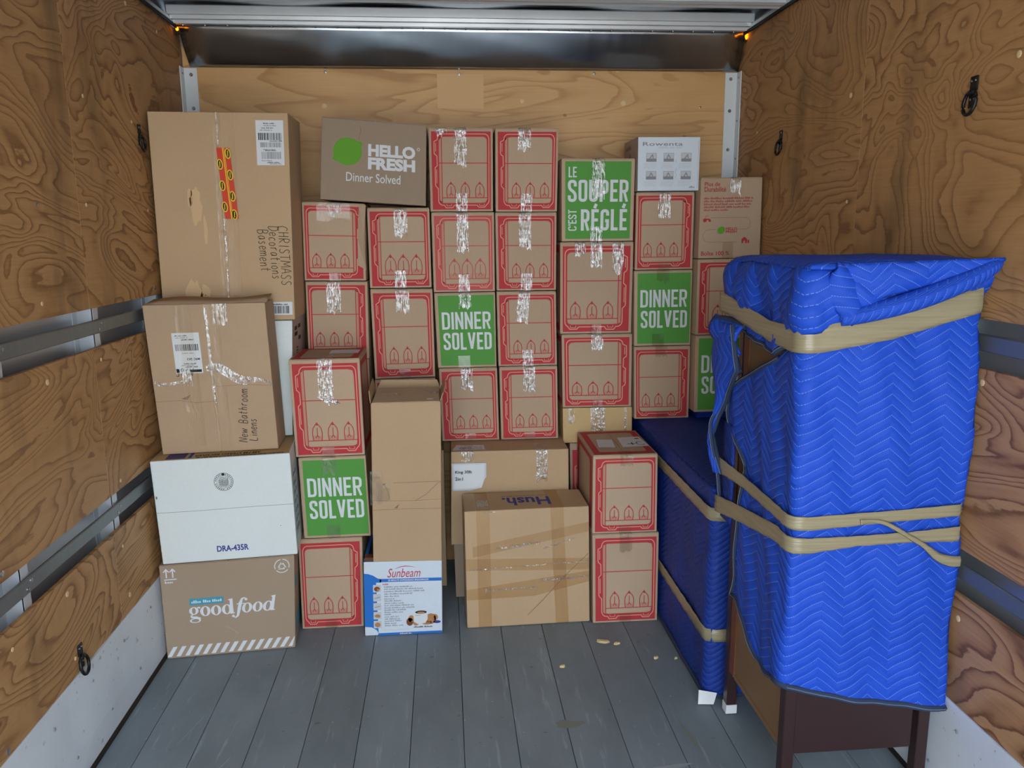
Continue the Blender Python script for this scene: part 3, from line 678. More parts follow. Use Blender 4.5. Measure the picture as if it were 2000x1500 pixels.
def fridge_art(w, h, mirror=False, bag=1.0):
    A = Art(w, h)
    def p(u, v): return ((1-u if mirror else u)*w, (1-v)*h)
    def P_(L): return [p(*q) for q in L]
    r = 0.062*w; a, b = p(0.155, 0.897), p(0.905, 0.108)
    xs = sorted((p(0.04, 0)[0], p(0.965, 0)[0])); ixs = sorted((a[0], b[0]))
    red_frame(A, xs[0], 0.022*h, xs[1], 0.955*h, ixs[0], a[1], ixs[1], b[1], r)
    lw = 0.0032*w/0.25
    # outline of the fridge with two handle bumps and two feet
    out = arc(0.205, 0.135, 0.07, 0.06, 270, 180)          # top-left corner, v grows downwards
    out += [(0.128, 0.145), (0.082, 0.165), (0.080, 0.29), (0.085, 0.31), (0.122, 0.335), (0.126, 0.45), (0.092, 0.475), (0.092, 0.675), (0.098, 0.695), (0.135, 0.725)]
    out += arc(0.205, 0.865, 0.07, 0.06, 180, 90)
    out += [(0.225, 0.925), (0.25, 0.955), (0.355, 0.955), (0.38, 0.925), (0.745, 0.925), (0.77, 0.95), (0.865, 0.95)]
    out += arc(0.865, 0.865, 0.07, 0.06, 60, 0) + arc(0.865, 0.135, 0.07, 0.06, 0, -90)
    A.stroke(P_(out), lw, 'print_kraft_line', 2, True)
    for v0, v1, u in ((0.18, 0.28, 0.106), (0.495, 0.66, 0.114)): A.stroke(P_([(u, v0), (u, v1)]), lw*0.8, 'print_kraft_line', 2)
    for u in (0.30, 0.82): A.stroke(P_([(u-0.04, 0.908), (u-0.035, 0.932), (u+0.035, 0.932), (u+0.04, 0.908)]), lw*0.6, 'print_kraft_line', 2)
    q = [p(0.156, 0.125), p(0.195, 0.110), p(0.195, 0.895), p(0.156, 0.88)]; A.poly(q, 'print_pink', 1)
    rl = 0.0030*w/0.25
    A.stroke(P_([(0.197, 0.10), (0.197, 0.905)]), rl, 'print_red', 2)
    A.stroke(P_([(0.145, 0.42), (0.915, 0.42)]), rl, 'print_red', 3)
    A.stroke(P_([(0.197, 0.835), (0.915, 0.835)]), rl, 'print_red', 2)
    for uc in (0.335, 0.56, 0.79):
        bw, bh = 0.068*(0.45+0.55*bag), 0.184*(0.3+0.7*bag)
        if bag > 1: uc = 0.555+(uc-0.56)*0.92
        q = [(-0.88, 0), (-1.0, 0.24), (-1.0, 0.48), (-0.88, 0.68), (-0.52, 0.83), (-0.08, 0.98), (0.12, 0.93), (0.45, 0.84), (0.86, 0.68), (1.0, 0.46), (1.0, 0.22), (0.88, 0)]
        if mirror: q = [(-x_, y_) for x_, y_ in q]
        A.poly(P_([(uc-bw*0.88, 0.833), (uc-bw*0.99, 0.833-0.28*bh), (uc+bw*0.99, 0.833-0.25*bh), (uc+bw*0.88, 0.833)]), 'print_pink', 1)
        A.stroke(P_([(uc+bw*x_, 0.833-bh*y_) for x_, y_ in q]), rl, 'print_red', 2)
        A.poly(P_([(uc-bw*0.28, 0.833-bh*0.90), (uc, 0.833-bh*1.06), (uc+bw*0.30, 0.833-bh*0.88), (uc+bw*0.02, 0.833-bh*0.84)]), 'print_red', 3)
        A.stroke(P_([(uc, 0.833-bh*0.72), (uc, 0.833-bh*0.26)]), rl*0.9, 'print_red', 3)
        A.stroke(P_([(uc-bw*0.38, 0.833-bh*0.14), (uc, 0.833-bh*0.30), (uc+bw*0.38, 0.833-bh*0.14)]), rl*0.9, 'print_red', 4)
    return A
def rounded(pts, r, n=4):
    """round the inner corners of a polyline"""
    P_ = [Vector(p) for p in pts]; out = [P_[0]]
    for i in range(1, len(P_)-1):
        a, b, c = P_[i-1], P_[i], P_[i+1]; ra = min(r, (a-b).length*0.499, (c-b).length*0.499)
        p0, p1 = b+(a-b).normalized()*ra, b+(c-b).normalized()*ra
        for k_ in range(n+1): t = k_/n; out.append(p0*(1-t)**2+b*2*t*(1-t)+p1*t*t)
    out.append(P_[-1]); return [tuple(p) for p in out]
def condensed(A, word, x0, y0, x1, y1, m, L=2, heavy=0.165):
    """condensed grotesque capitals fitted into a rectangle; heavy = stroke / letter height"""
    H = y1-y0; s = heavy*H*0.82; rel = {'I': None, "'": None, 'E': 0.86, 'É': 0.86, 'L': 0.82, 'V': 1.08, 'T': 0.92}
    gaps = 0.62*s; fixed = sum(s for ch in word if rel.get(ch, 1) is None)+gaps*(len(word)-1)
    W1 = ((x1-x0)-fixed)/sum((rel.get(ch, 1.0) or 0) for ch in word); x = x0
    for ch in word:
        W = s if rel.get(ch, 1) is None else W1*rel.get(ch, 1.0)
        Hh = H*0.80 if 'É' in word else H
        l, r, b, t, R = s/2, W-s/2, s/2, Hh-s/2, W*0.42; mid = Hh*0.5
        oval = rounded([(W/2, t), (r, t), (r, b), (l, b), (l, t), (W/2, t)], R)
        G = {'D': [[(l, 0), (l, Hh)], rounded([(l, t), (r, t), (r, b), (l, b)], R)], 'I': [[(l, 0), (l, Hh)]], 'N': [[(l, 0), (l, Hh)], [(r, 0), (r, Hh)], [(l, Hh*0.96), (r, Hh*0.04)]],
             'E': [[(l, 0), (l, Hh)], [(l, t), (W, t)], [(l, mid), (W*0.90, mid)], [(l, b), (W, b)]], 'R': [[(l, 0), (l, Hh)], rounded([(l, t), (r, t), (r, Hh*0.47), (l, Hh*0.47)], R*0.8), [(W*0.52, Hh*0.47), (r+s*0.05, 0)]],
             'P': [[(l, 0), (l, Hh)], rounded([(l, t), (r, t), (r, Hh*0.42), (l, Hh*0.42)], R*0.8)], 'S': [rounded([(r, Hh*0.70), (r, t), (l, t), (l, Hh*0.60), (r, Hh*0.40), (r, b), (l, b), (l, Hh*0.30)], R*0.85, 5)],
             'O': [oval], 'L': [[(l, 0), (l, Hh)], [(l, b), (W, b)]], 'V': [[(l*0.9, Hh), (W/2, s*0.35)], [(W-l*0.9, Hh), (W/2, s*0.35)]], 'U': [rounded([(l, Hh), (l, b), (r, b), (r, Hh)], R)],
             'C': [rounded([(r, Hh*0.70), (r, t), (l, t), (l, b), (r, b), (r, Hh*0.30)], R*0.9)], 'G': [rounded([(r, Hh*0.70), (r, t), (l, t), (l, b), (r, b), (r, Hh*0.46)], R*0.9), [(W*0.55, Hh*0.46), (W, Hh*0.46)]],
             'T': [[(W/2, 0), (W/2, Hh)], [(0, t), (W, t)]], "'": [[(l, Hh), (l, Hh*0.72)]]}
        G['É'] = G['E']+[[(W*0.42, Hh*1.05), (W*0.66, Hh*1.25)]]
        for i, st in enumerate(G[ch]): A.stroke([(x+a, y0+c) for a, c in st], s*(0.86 if (ch in 'NR' and i == 2) else 1), m, L+i)
        x += W+gaps
def dinner_art(w, h):
    A = Art(w, h); A.rect(0.055*w, 0.03*h, 0.975*w, 0.965*h, 'print_green', 1)
    condensed(A, 'DINNER', 0.105*w, 0.515*h, 0.915*w, 0.745*h, 'print_white')
    condensed(A, 'SOLVED', 0.115*w, 0.240*h, 0.925*w, 0.470*h, 'print_white')
    return A
def frame_art(w, h, m='print_red'):
    A = Art(w, h); red_frame(A, 0.03*w, 0.03*h, 0.97*w, 0.97*h, 0.13*w, 0.11*h, 0.87*w, 0.89*h, 0.05*min(w, h), m); return A

# ------------------------------------------------------------------ the fridge-print boxes
MK = 'red printed meal-kit boxes'
def fridge(key, label, depth=0.26, mirror=False, bag=1.0, tapes=(), low=True, mat='kraft_meal'):
    c = carton(key, 'meal_kit_box', label, mat, depth, MK)
    A = fridge_art(c.w, c.h, mirror, bag)
    if key == 'D2': A.mats = ['print_red_faded' if m == 'print_red' else m for m in A.mats]
    put(c, A)
    for i, t in enumerate(tapes): strip(c, *t[:4], mat='faint_tape' if key in ('G5', 'G6', 'H4') else 'clear_tape', top=0.05, lean=(t[4] if len(t) > 4 else 0), seed=sum(map(ord, key))*7+i)
    if low: strip(c, low if low is not True else 0.5, 0.046, *((0.78, 1.0, 'clear_tape') if key in ('D1', 'E1', 'D2', 'E2', 'C3', 'E3') else (0.90, 1.0, 'faint_tape')), jag=0, seed=3)
    if key in ('G2', 'G3', 'H2', 'D4'): put(c, frame_art(c.depth, c.h), 'left', 'side_print')
    return c
fridge('B1', 'red-printed brown box on the floor beneath the left green DINNER SOLVED box', 0.28, True, low=0.48)
b3 = fridge('B3', 'red-printed brown box topmost of the front stack beside the bathroom linens box', 0.28, tapes=[(0.5, 0.056, 0.0, 0.40)], low=0.48)
fridge('B4', 'red-printed brown box half hidden behind the front stack, under the dented box', 0.28, True, tapes=[(0.45, 0.056, 0.0, 0.40)])
b5 = fridge('B5', 'dented red-printed brown box directly beneath the left end of the green lemon box', 0.28, True, low=0.5)
strip(b5, 0.5, 0.13, 0.0, 0.24, 'seam_tape', seed=12); strip(b5, 0.52, 0.06, 0.0, 0.17, 'stretch_film', top=0.05, seed=13)
fridge('C3', 'red-printed brown box beneath the right end of the green lemon box', 0.26, bag=1.5, tapes=[(0.53, 0.054, 0.0, 0.36)], low=0.5)
fridge('C4', 'red-printed brown box directly above the torn tall brown box', 0.26, tapes=[(0.51, 0.054, 0.0, 0.26)])
fridge('C5', 'red-printed brown box almost hidden behind the raised flaps of the tall box', 0.26, tapes=[(0.6, 0.054, 0.0, 0.2)], low=None)
fridge('D1', 'red-printed brown box touching the right end of the green lemon box', 0.26, tapes=[(0.49, 0.05, 0.0, 0.47), (0.20, 0.045, 0.0, 0.09)])
fridge('D2', 'faded pinkish red-printed box directly above the central green DINNER SOLVED box', 0.26, bag=1.5, tapes=[(0.49, 0.048, 0.0, 0.50)])
fridge('D4', 'red-printed brown box directly beneath the central green DINNER SOLVED box', 0.26, tapes=[(0.47, 0.05, 0.0, 0.30)])
fridge('E1', 'red-printed brown box, upper right of the two highest ones against the plywood', 0.26, tapes=[(0.46, 0.052, 0.0, 0.27)])
fridge('E2', 'red-printed brown box second from the top, left of the green LE SOUPER column', 0.26, tapes=[(0.48, 0.05, 0.0, 0.46)])
fridge('E3', 'red-printed brown box immediately right of the central green DINNER SOLVED box', 0.26, tapes=[(0.47, 0.05, 0.0, 0.42, -0.3)])
fridge('E4', 'red-printed brown box above the right end of the box with the white paper', 0.26, tapes=[(0.51, 0.05, 0.0, 0.34)])
fridge('G2', 'large red-printed brown box directly beneath the green LE SOUPER box, three tape strips', 0.26, True, tapes=[(0.49, 0.048, 0.0, 0.27), (0.27, 0.045, 0.0, 0.14), (0.79, 0.046, -0.0, 0.34)])
fridge('G3', 'red-printed brown box standing on the low pale tan carton', 0.26, True, tapes=[(0.50, 0.05, 0.0, 0.22)])
fridge('J1', 'red-printed box in the dark sliver beneath the low pale tan carton', 0.26, low=None)
g5 = fridge('G5', 'red-printed brown box with two white labels on its top beside the blue dresser', 0.37, low=0.5, tapes=[(0.52, 0.05, 0.0, 0.16)])
fridge('G6', 'red-printed brown box on the floor between the large plain box and blue dresser', 0.37, tapes=[(0.5, 0.05, 0.0, 0.2)])
fridge('H2', 'red-printed brown box directly beneath the white steamer box', 0.26, True, tapes=[(0.48, 0.052, 0.0, 0.34)])
fridge('H4', 'red-printed brown box standing on the blue-covered low dresser', 0.26, True, tapes=[(0.48, 0.05, 0.0, 0.16)])
fridge('I2', 'red-printed brown box half hidden behind the top of the tall blue blanket', 0.26, bag=1.35)
# ------------------------------------------------------------------ green boxes
GB = 'green printed meal-kit boxes'
def dinner(key, label, depth=0.26, tapes=(), low=0.45):
    c = carton(key, 'meal_kit_box', label, 'kraft_meal', depth, GB); put(c, dinner_art(c.w, c.h))
    for i, t in enumerate(tapes): strip(c, *t[:4], t[4] if len(t) > 4 else 'clear_tape', top=0.05, seed=sum(map(ord, key))+i)
    strip(c, low, 0.05, 0.84, 1.0, 'faint_tape', jag=0, seed=5); return c
dinner('B2', 'green DINNER SOLVED box in the front left stack beside the white stereo box', 0.28, [(0.45, 0.052, 0.0, 0.22, 'faint_tape')])
dinner('D3', 'green DINNER SOLVED box at the centre of the box wall', 0.26, [(0.50, 0.05, 0.0, 0.2)])
dinner('H3', 'green DINNER SOLVED box in the column above the low blue dresser', 0.26, [(0.49, 0.052, 0.0, 0.17, 'faint_tape')], 0.42)
dinner('I3', 'green DINNER SOLVED box half covered by the tall blue blanket', 0.26)
c = carton('G1', 'meal_kit_box', 'green box with white French lettering LE SOUPER at the top of its column', 'kraft_meal', 0.26, GB)
A = Art(c.w, c.h); w_, h_ = c.w, c.h; A.rect(0.05*w_, 0.03*h_, 0.95*w_, 0.965*h_, 'print_green', 1)
condensed(A, 'LE', 0.095*w_, 0.775*h_, 0.205*w_, 0.90*h_, 'print_white', heavy=0.16)
condensed(A, 'SOUPER', 0.085*w_, 0.48*h_, 0.915*w_, 0.745*h_, 'print_white')
T_ = Art(1, 1); condensed(T_, "C'EST", 0, 0, 0.255*h_, 0.115*w_, 'print_white', heavy=0.17)
for f_ in T_.F: A.poly([(0.205*w_-T_.V[q][1], 0.13*h_+T_.V[q][0]) for q in f_], 'print_white', 2)
condensed(A, 'RÉGLÉ', 0.265*w_, 0.13*h_, 0.905*w_, 0.455*h_, 'print_white', heavy=0.14)
put(c, A); strip(c, 0.5, 0.052, 0.0, 0.48, top=0.05, seed=21); strip(c, 0.48, 0.05, 0.82, 1.0, 'clear_tape', jag=0, seed=22)

# crushed right edge flap on the dented box
V = [b5.P[1]+Vector((-0.022, -0.004, -0.002)), b5.P[1]+Vector((0.004, -0.012, -0.006)), b5.P[1].lerp(b5.P[2], 0.5)+Vector((-0.004, -0.016, 0)), b5.P[1].lerp(b5.P[2], 0.86)+Vector((0.002, -0.003, 0)), b5.P[1].lerp(b5.P[2], 0.8)+Vector((-0.03, -0.003, 0)), b5.P[1].lerp(b5.P[2], 0.45)+Vector((-0.030, -0.003, 0))]
dent = mesh_obj('torn_edge', V, [(0, 5, 2, 1), (5, 4, 3, 2)], 'kraft_meal', b5.root, b5.org); dent.modifiers.new('thickness', 'SOLIDIFY').thickness = 0.003
# tops of the two boxes seen from above
for c in (b3, g5):
    wt, dt = c.w, c.depth; put(c, frame_art(wt, dt), 'top'); 
    sd = Art(c.depth, c.h); red_frame(sd, 0.05*c.depth, 0.03*c.h, 0.95*c.depth, 0.96*c.h, 0.17*c.depth, 0.11*c.h, 0.83*c.depth, 0.9*c.h, 0.02); put(c, sd, 'right' if c is b3 else 'left', 'side_print')
A = Art(b3.w, b3.depth); A.rect(0.50*b3.w, 0.45*b3.depth, 0.93*b3.w, 0.78*b3.depth, 'paper', 3)
for i in range(5): A.tiny(0.53*b3.w, (0.5+0.05*i)*b3.depth, 0.85*b3.w, 0.006, 'ink_light', 4, i)
put(b3, A, 'top', 'shipping_label')
A = Art(g5.w, g5.depth); w_, d_ = g5.w, g5.depth
A.poly([(0.17*w_, 0.30*d_), (0.43*w_, 0.28*d_), (0.47*w_, 0.60*d_), (0.22*w_, 0.62*d_)], 'paper', 3)
for i in range(5): A.tiny(0.21*w_, (0.33+0.05*i)*d_, 0.42*w_, 0.008, 'ink_light', 4, i+9)
put(g5, A, 'top', 'paper_slip')
A = Art(w_, d_); A.poly([(0.55*w_, 0.28*d_), (0.98*w_, 0.30*d_), (0.95*w_, 0.70*d_), (0.58*w_, 0.68*d_)], 'paper', 3)
A.stroke([(0.66*w_, 0.40*d_), (0.80*w_, 0.41*d_)], 0.006, 'ink_black', 4); A.stroke([(0.74*w_, 0.36*d_), (0.745*w_, 0.46*d_)], 0.005, 'ink_black', 5)
A.stroke(arc(0.88*w_, 0.42*d_, 0.016, 0.024, 60, 330, 10), 0.004, 'ink_black', 4); A.rect(0.85*w_, 0.60*d_, 0.92*w_, 0.63*d_, 'ink_black', 4)
for i in range(3): A.tiny(0.62*w_, (0.52+0.04*i)*d_, 0.8*w_, 0.006, 'ink_light', 4, i+3)
put(g5, A, 'top', 'shipping_label')
t = strip(b3, 0.46, 0.05, 0.38, 0.47, 'clear_tape', lean=0.9, seed=77)

# ------------------------------------------------------------------ box with the green lemon
c = carton('B6', 'meal_kit_box', 'tilted brown box with green lemon and white lettering, left end of the top row', 'kraft_grey', 0.27)
A = Art(c.w, c.h); w_, h_ = c.w, c.h
lem = []
for i in range(36):
    t = 2*math.pi*i/36; r = 1.0+0.26*math.exp(-((((t-0.62+math.pi) % (2*math.pi))-math.pi)/0.16)**2)+0.22*math.exp(-((((t-3.72+math.pi) % (2*math.pi))-math.pi)/0.17)**2)
    lem.append((0.25*w_+0.135*w_*r*math.cos(t), 0.605*h_+0.168*h_*r*math.sin(t)))
A.poly(lem, 'lemon_green', 1)
A.text('HELLO', 0.445*w_, 0.565*h_, 0.895*w_, 0.715*h_, 'print_white', bold=0.05); A.text('FRESH', 0.445*w_, 0.405*h_, 0.895*w_, 0.555*h_, 'print_white', bold=0.05)
A.text('Dinner Solved', 0.24*w_, 0.245*h_, 0.755*w_, 0.355*h_, 'print_white', bold=0.004)
A.ring(0.925*w_, 0.69*h_, 0.006, 0.006, 0.004, 0.004, 'print_white', 2, 12)
A.stroke([(0.365*w_, 0.93*h_), (0.372*w_, 0.86*h_), (0.36*w_, 0.80*h_), (0.355*w_, 0.75*h_)], 0.002, 'crease', 2)
put(c, A)

# ------------------------------------------------------------------ goodfood-type box: white lettering in a fat serif
c = carton('A1', 'meal_kit_box', 'brown box with white serif lettering and diagonal stripes on the floor at left', 'kraft_grey', 0.42)
A = Art(c.w, c.h); w_, h_ = c.w, c.h
for i in range(15):
    x0 = 0.002+i*0.0672; q = [(x0, 0.02), (x0+0.033, 0.02), (x0+0.083, 0.125), (x0+0.05, 0.125)]
    q = [(min(a_, 0.997), b_ if a_ <= 0.997 else 0.02+(b_-0.02)) for a_, b_ in q]
    A.poly([(a_*w_, b_*h_) for a_, b_ in q], 'print_white', 1)
def serif_word(A, x, y, H, m):
    """lower-case fat-face 'goodfood'; H = x-height, y = baseline"""
    ow = 0.98*H
    def o(cx, sh=0.0): A.ring(cx, y+H/2, ow*0.5, H*0.53, ow*0.20, H*0.45, m, 2, shear=sh)
    def d(cx, sh=0.0):
        o(cx, sh); A.poly([(cx+0.30*H+sh*-.5*H, y-0.01*H), (cx+0.62*H+sh*-.5*H, y), (cx+0.56*H+sh*1.1*H, y+1.62*H), (cx+0.14*H+sh*1.1*H, y+1.55*H), (cx+0.14*H+sh*1.1*H, y+1.48*H), (cx+0.28*H+sh*.9*H, y+1.42*H)], m, 3)
        A.poly([(cx+0.4*H-sh*.5*H, y), (cx+0.74*H-sh*.4*H, y+0.02*H), (cx+0.74*H-sh*.4*H, y+0.10*H), (cx+0.4*H-sh*.5*H, y+0.12*H)], m, 4)
    # g
    A.ring(x+0.42*H, y+0.62*H, 0.44*H, 0.41*H, 0.17*H, 0.33*H, m, 2)
    A.stroke([(x+0.30*H, y+0.24*H), (x+0.14*H, y+0.10*H), (x+0.20*H, y-0.04*H), (x+0.62*H, y-0.10*H), (x+0.92*H, y-0.22*H), (x+0.94*H, y-0.40*H)], [0.10*H, 0.13*H, 0.18*H, 0.24*H, 0.22*H, 0.14*H], m, 3)
    A.ring(x+0.50*H, y-0.42*H, 0.52*H, 0.24*H, 0.36*H, 0.17*H, m, 2)
    A.stroke([(x+0.72*H, y+0.86*H), (x+0.86*H, y+1.0*H)], [0.08*H, 0.10*H], m, 3); A.ell(x+0.95*H, y+0.93*H, 0.11*H, 0.11*H, m, 4, 12)
    o(x+1.50*H); o(x+2.52*H); d(x+3.56*H)
    # f, slanted
    fx = x+4.55*H
    A.stroke([(fx-0.42*H, y-0.34*H), (fx-0.20*H, y-0.45*H), (fx+0.02*H, y-0.25*H), (fx+0.16*H, y+0.4*H), (fx+0.30*H, y+1.05*H), (fx+0.48*H, y+1.48*H), (fx+0.70*H, y+1.58*H), (fx+0.90*H, y+1.46*H)], [0.10*H, 0.10*H, 0.22*H, 0.32*H, 0.30*H, 0.20*H, 0.10*H, 0.12*H], m, 3)
    A.ell(fx-0.42*H, y-0.26*H, 0.14*H, 0.13*H, m, 4, 12); A.ell(fx+0.86*H, y+1.40*H, 0.14*H, 0.13*H, m, 4, 12); A.stroke([(fx-0.05*H, y+0.97*H), (fx+0.78*H, y+0.97*H)], 0.09*H, m, 4)
    o(x+5.48*H, 0.12); o(x+6.50*H, 0.12); d(x+7.50*H, 0.18)
serif_word(A, 0.195*w_, 0.432*h_, 0.0368, 'print_white')
A.rect(0.20*w_, 0.555*h_, 0.455*w_, 0.625*h_, 'print_teal', 1); A.tiny(0.215*w_, 0.575*h_, 0.44*w_, 0.011, 'print_white', 2, 4)
for dx in (0.0, 0.047):
    A.stroke([((0.048+dx)*w_, 0.865*h_), ((0.048+dx)*w_, 0.945*h_)], 0.0042, 'print_white', 1); A.stroke([((0.028+dx)*w_, 0.925*h_), ((0.048+dx)*w_, 0.955*h_), ((0.068+dx)*w_, 0.925*h_)], 0.004, 'print_white', 2)
A.rect(0.03*w_, 0.842*h_, 0.12*w_, 0.852*h_, 'print_white', 1); A.tiny(0.033*w_, 0.808*h_, 0.12*w_, 0.009, 'print_white', 1, 8)
cx, cy_ = 0.905*w_, 0.895*h_
for k_ in range(3): A.stroke(arc(cx, cy_, 0.0255, 0.0255, 100+120*k_, 205+120*k_, 8), 0.003, 'print_white', 1)
tri = [(cx+0.0185*math.cos(math.radians(90+120*k_)), cy_-0.002+0.0185*math.sin(math.radians(90+120*k_))) for k_ in range(3)]
for k_ in range(3):
    a_, b_ = Vector(tri[k_]), Vector(tri[(k_+1) % 3]); A.stroke([tuple(a_.lerp(b_, 0.14)), tuple(a_.lerp(b_, 0.80))], 0.0034, 'print_white', 1); e_ = a_.lerp(b_, 0.72); n_ = Vector((-(b_-a_).y, (b_-a_).x)).normalized(); A.stroke([tuple(e_+n_*0.006), tuple(e_), tuple(e_-n_*0.002)], 0.003, 'print_white', 2)
A.stroke([(0.46*w_, 0.30*h_), (0.52*w_, 0.255*h_), (0.55*w_, 0.21*h_)], 0.0012, 'kraft_light', 1)
put(c, A)
A = Art(c.w, c.depth); A.poly([(0.29*w_, 0.05*c.depth), (0.67*w_, 0.075*c.depth), (0.72*w_, 0.24*c.depth), (0.34*w_, 0.24*c.depth)], 'paper', 2); A.barcode(0.42*w_, 0.09*c.depth, 0.62*w_, 0.15*c.depth, 'ink_grey', 3, 5); A.tiny(0.33*w_, 0.10*c.depth, 0.40*w_, 0.007, 'ink_grey', 3)
put(c, A, 'top', 'shipping_label')
A = Art(c.depth, c.h); A.rect(0.05*c.depth, 0.12*c.h, 0.5*c.depth, 0.28*c.h, 'print_teal', 1); A.rect(0.02*c.depth, 0.62*c.h, 0.22*c.depth, 0.72*c.h, 'print_teal', 1); put(c, A, 'right', 'side_print')

# ------------------------------------------------------------------ white stereo receiver box
c = carton('A2', 'stereo_box', 'long white stereo box with round emblem and blue model lettering', 'white_carton', 0.44, flaps='none', bev=0.005)
A = Art(c.w, c.h); w_, h_ = c.w, c.h
A.text('DRA-435R', 0.405*w_, 0.085*h_, 0.64*w_, 0.145*h_, 'ink_blue', bold=0.03)
A.stroke([(0.0, 0.505*h_), (0.3*w_, 0.502*h_), (0.7*w_, 0.507*h_), (w_, 0.505*h_)], 0.0016, 'ink_grey', 1)
cx, cy_ = 0.505*w_, 0.765*h_
A.ring(cx, cy_, 0.033, 0.033, 0.0316, 0.0316, 'ink_black', 1, 40); A.ring(cx, cy_, 0.0235, 0.0235, 0.0226, 0.0226, 'ink_black', 1, 36)
for k_ in range(26):
    t = 2*math.pi*k_/26; 
    if k_ % 7 != 6: A.stroke([(cx+0.0258*math.cos(t), cy_+0.0258*math.sin(t)), (cx+0.0298*math.cos(t+0.05), cy_+0.0298*math.sin(t+0.05))], 0.0026, 'ink_black', 2)
A.ell(cx, cy_+0.0275, 0.006, 0.0045, 'ink_black', 3, 12)
rr = random.Random(4)
for k_ in range(9):
    y_ = -0.017+k_*0.0042; xw = math.sqrt(max(0, 0.021**2-y_**2)); A.stroke([(cx-xw*0.9, cy_+y_), (cx-xw*0.3, cy_+y_+0.002), (cx+xw*0.2, cy_+y_-0.001), (cx+xw*0.85, cy_+y_+0.001)], 0.0012, 'ink_black', 2)
for k_ in range(7): A.stroke([(cx-0.014+k_*0.0046, cy_-0.016), (cx-0.013+k_*0.0046, cy_+rr.uniform(0.004, 0.017))], 0.001, 'ink_black', 3)
A.rect(0.012*w_, 0.64*h_, 0.022*w_, 0.665*h_, 'crease', 1); A.ell(0.89*w_, 0.30*h_, 0.0015, 0.0015, 'ink_black', 1, 8)
put(c, A)
A = Art(c.w, c.depth); d_ = c.depth; A.rect(0.004, 0.004, c.w-0.004, d_-0.004, 'kraft_light', 0)
A.text('AM-FM STEREO RECEIVER', 0.22*w_, 0.885*d_, 0.70*w_, 0.940*d_, 'ink_black', 2, bold=0.02)
for i in range(2): A.tiny(0.05*w_, (0.955+0.02*i)*d_, 0.68*w_, 0.009, 'ink_black', 2, i)
A.rect(0.76*w_, 0.68*d_, 0.90*w_, 0.97*d_, 'ink_purple', 1); A.rect(0.715*w_, 0.68*d_, 0.74*w_, 0.97*d_, 'ink_blue', 1)
put(c, A, 'top_flip', 'top_print')
A = Art(c.depth, c.h); A.rect(0.05*c.depth, 0.15*c.h, 0.3*c.depth, 0.85*c.h, 'ink_light', 1)
for i in range(7): A.tiny(0.08*c.depth, (0.2+0.09*i)*c.h, 0.28*c.depth, 0.016, 'ink_blue', 2, i)
put(c, A, 'right', 'side_print')
c = carton('A5', 'stereo_box', 'white box standing upright behind the bathroom linens box', 'white_carton', 0.28, flaps='none', bev=0.004)
A = Art(c.depth, c.h)
A.rect(0.0, 0.0, c.depth, c.h, 'grey_carton', 0)
for a_, b_ in ((0.16, 0.90), (0.16, 0.85), (0.42, 0.905), (0.20, 0.85), (0.45, 0.80)): A.rect(a_*c.depth, b_*c.h, (a_+0.18)*c.depth, (b_+0.035)*c.h, 'ink_black', 1)

for i in range(16): A.rect(0.30*c.depth, (0.36+0.025*i)*c.h, 0.42*c.depth, (0.373+0.025*i)*c.h, 'ink_black', 2)
put(c, A, 'right', 'side_print')

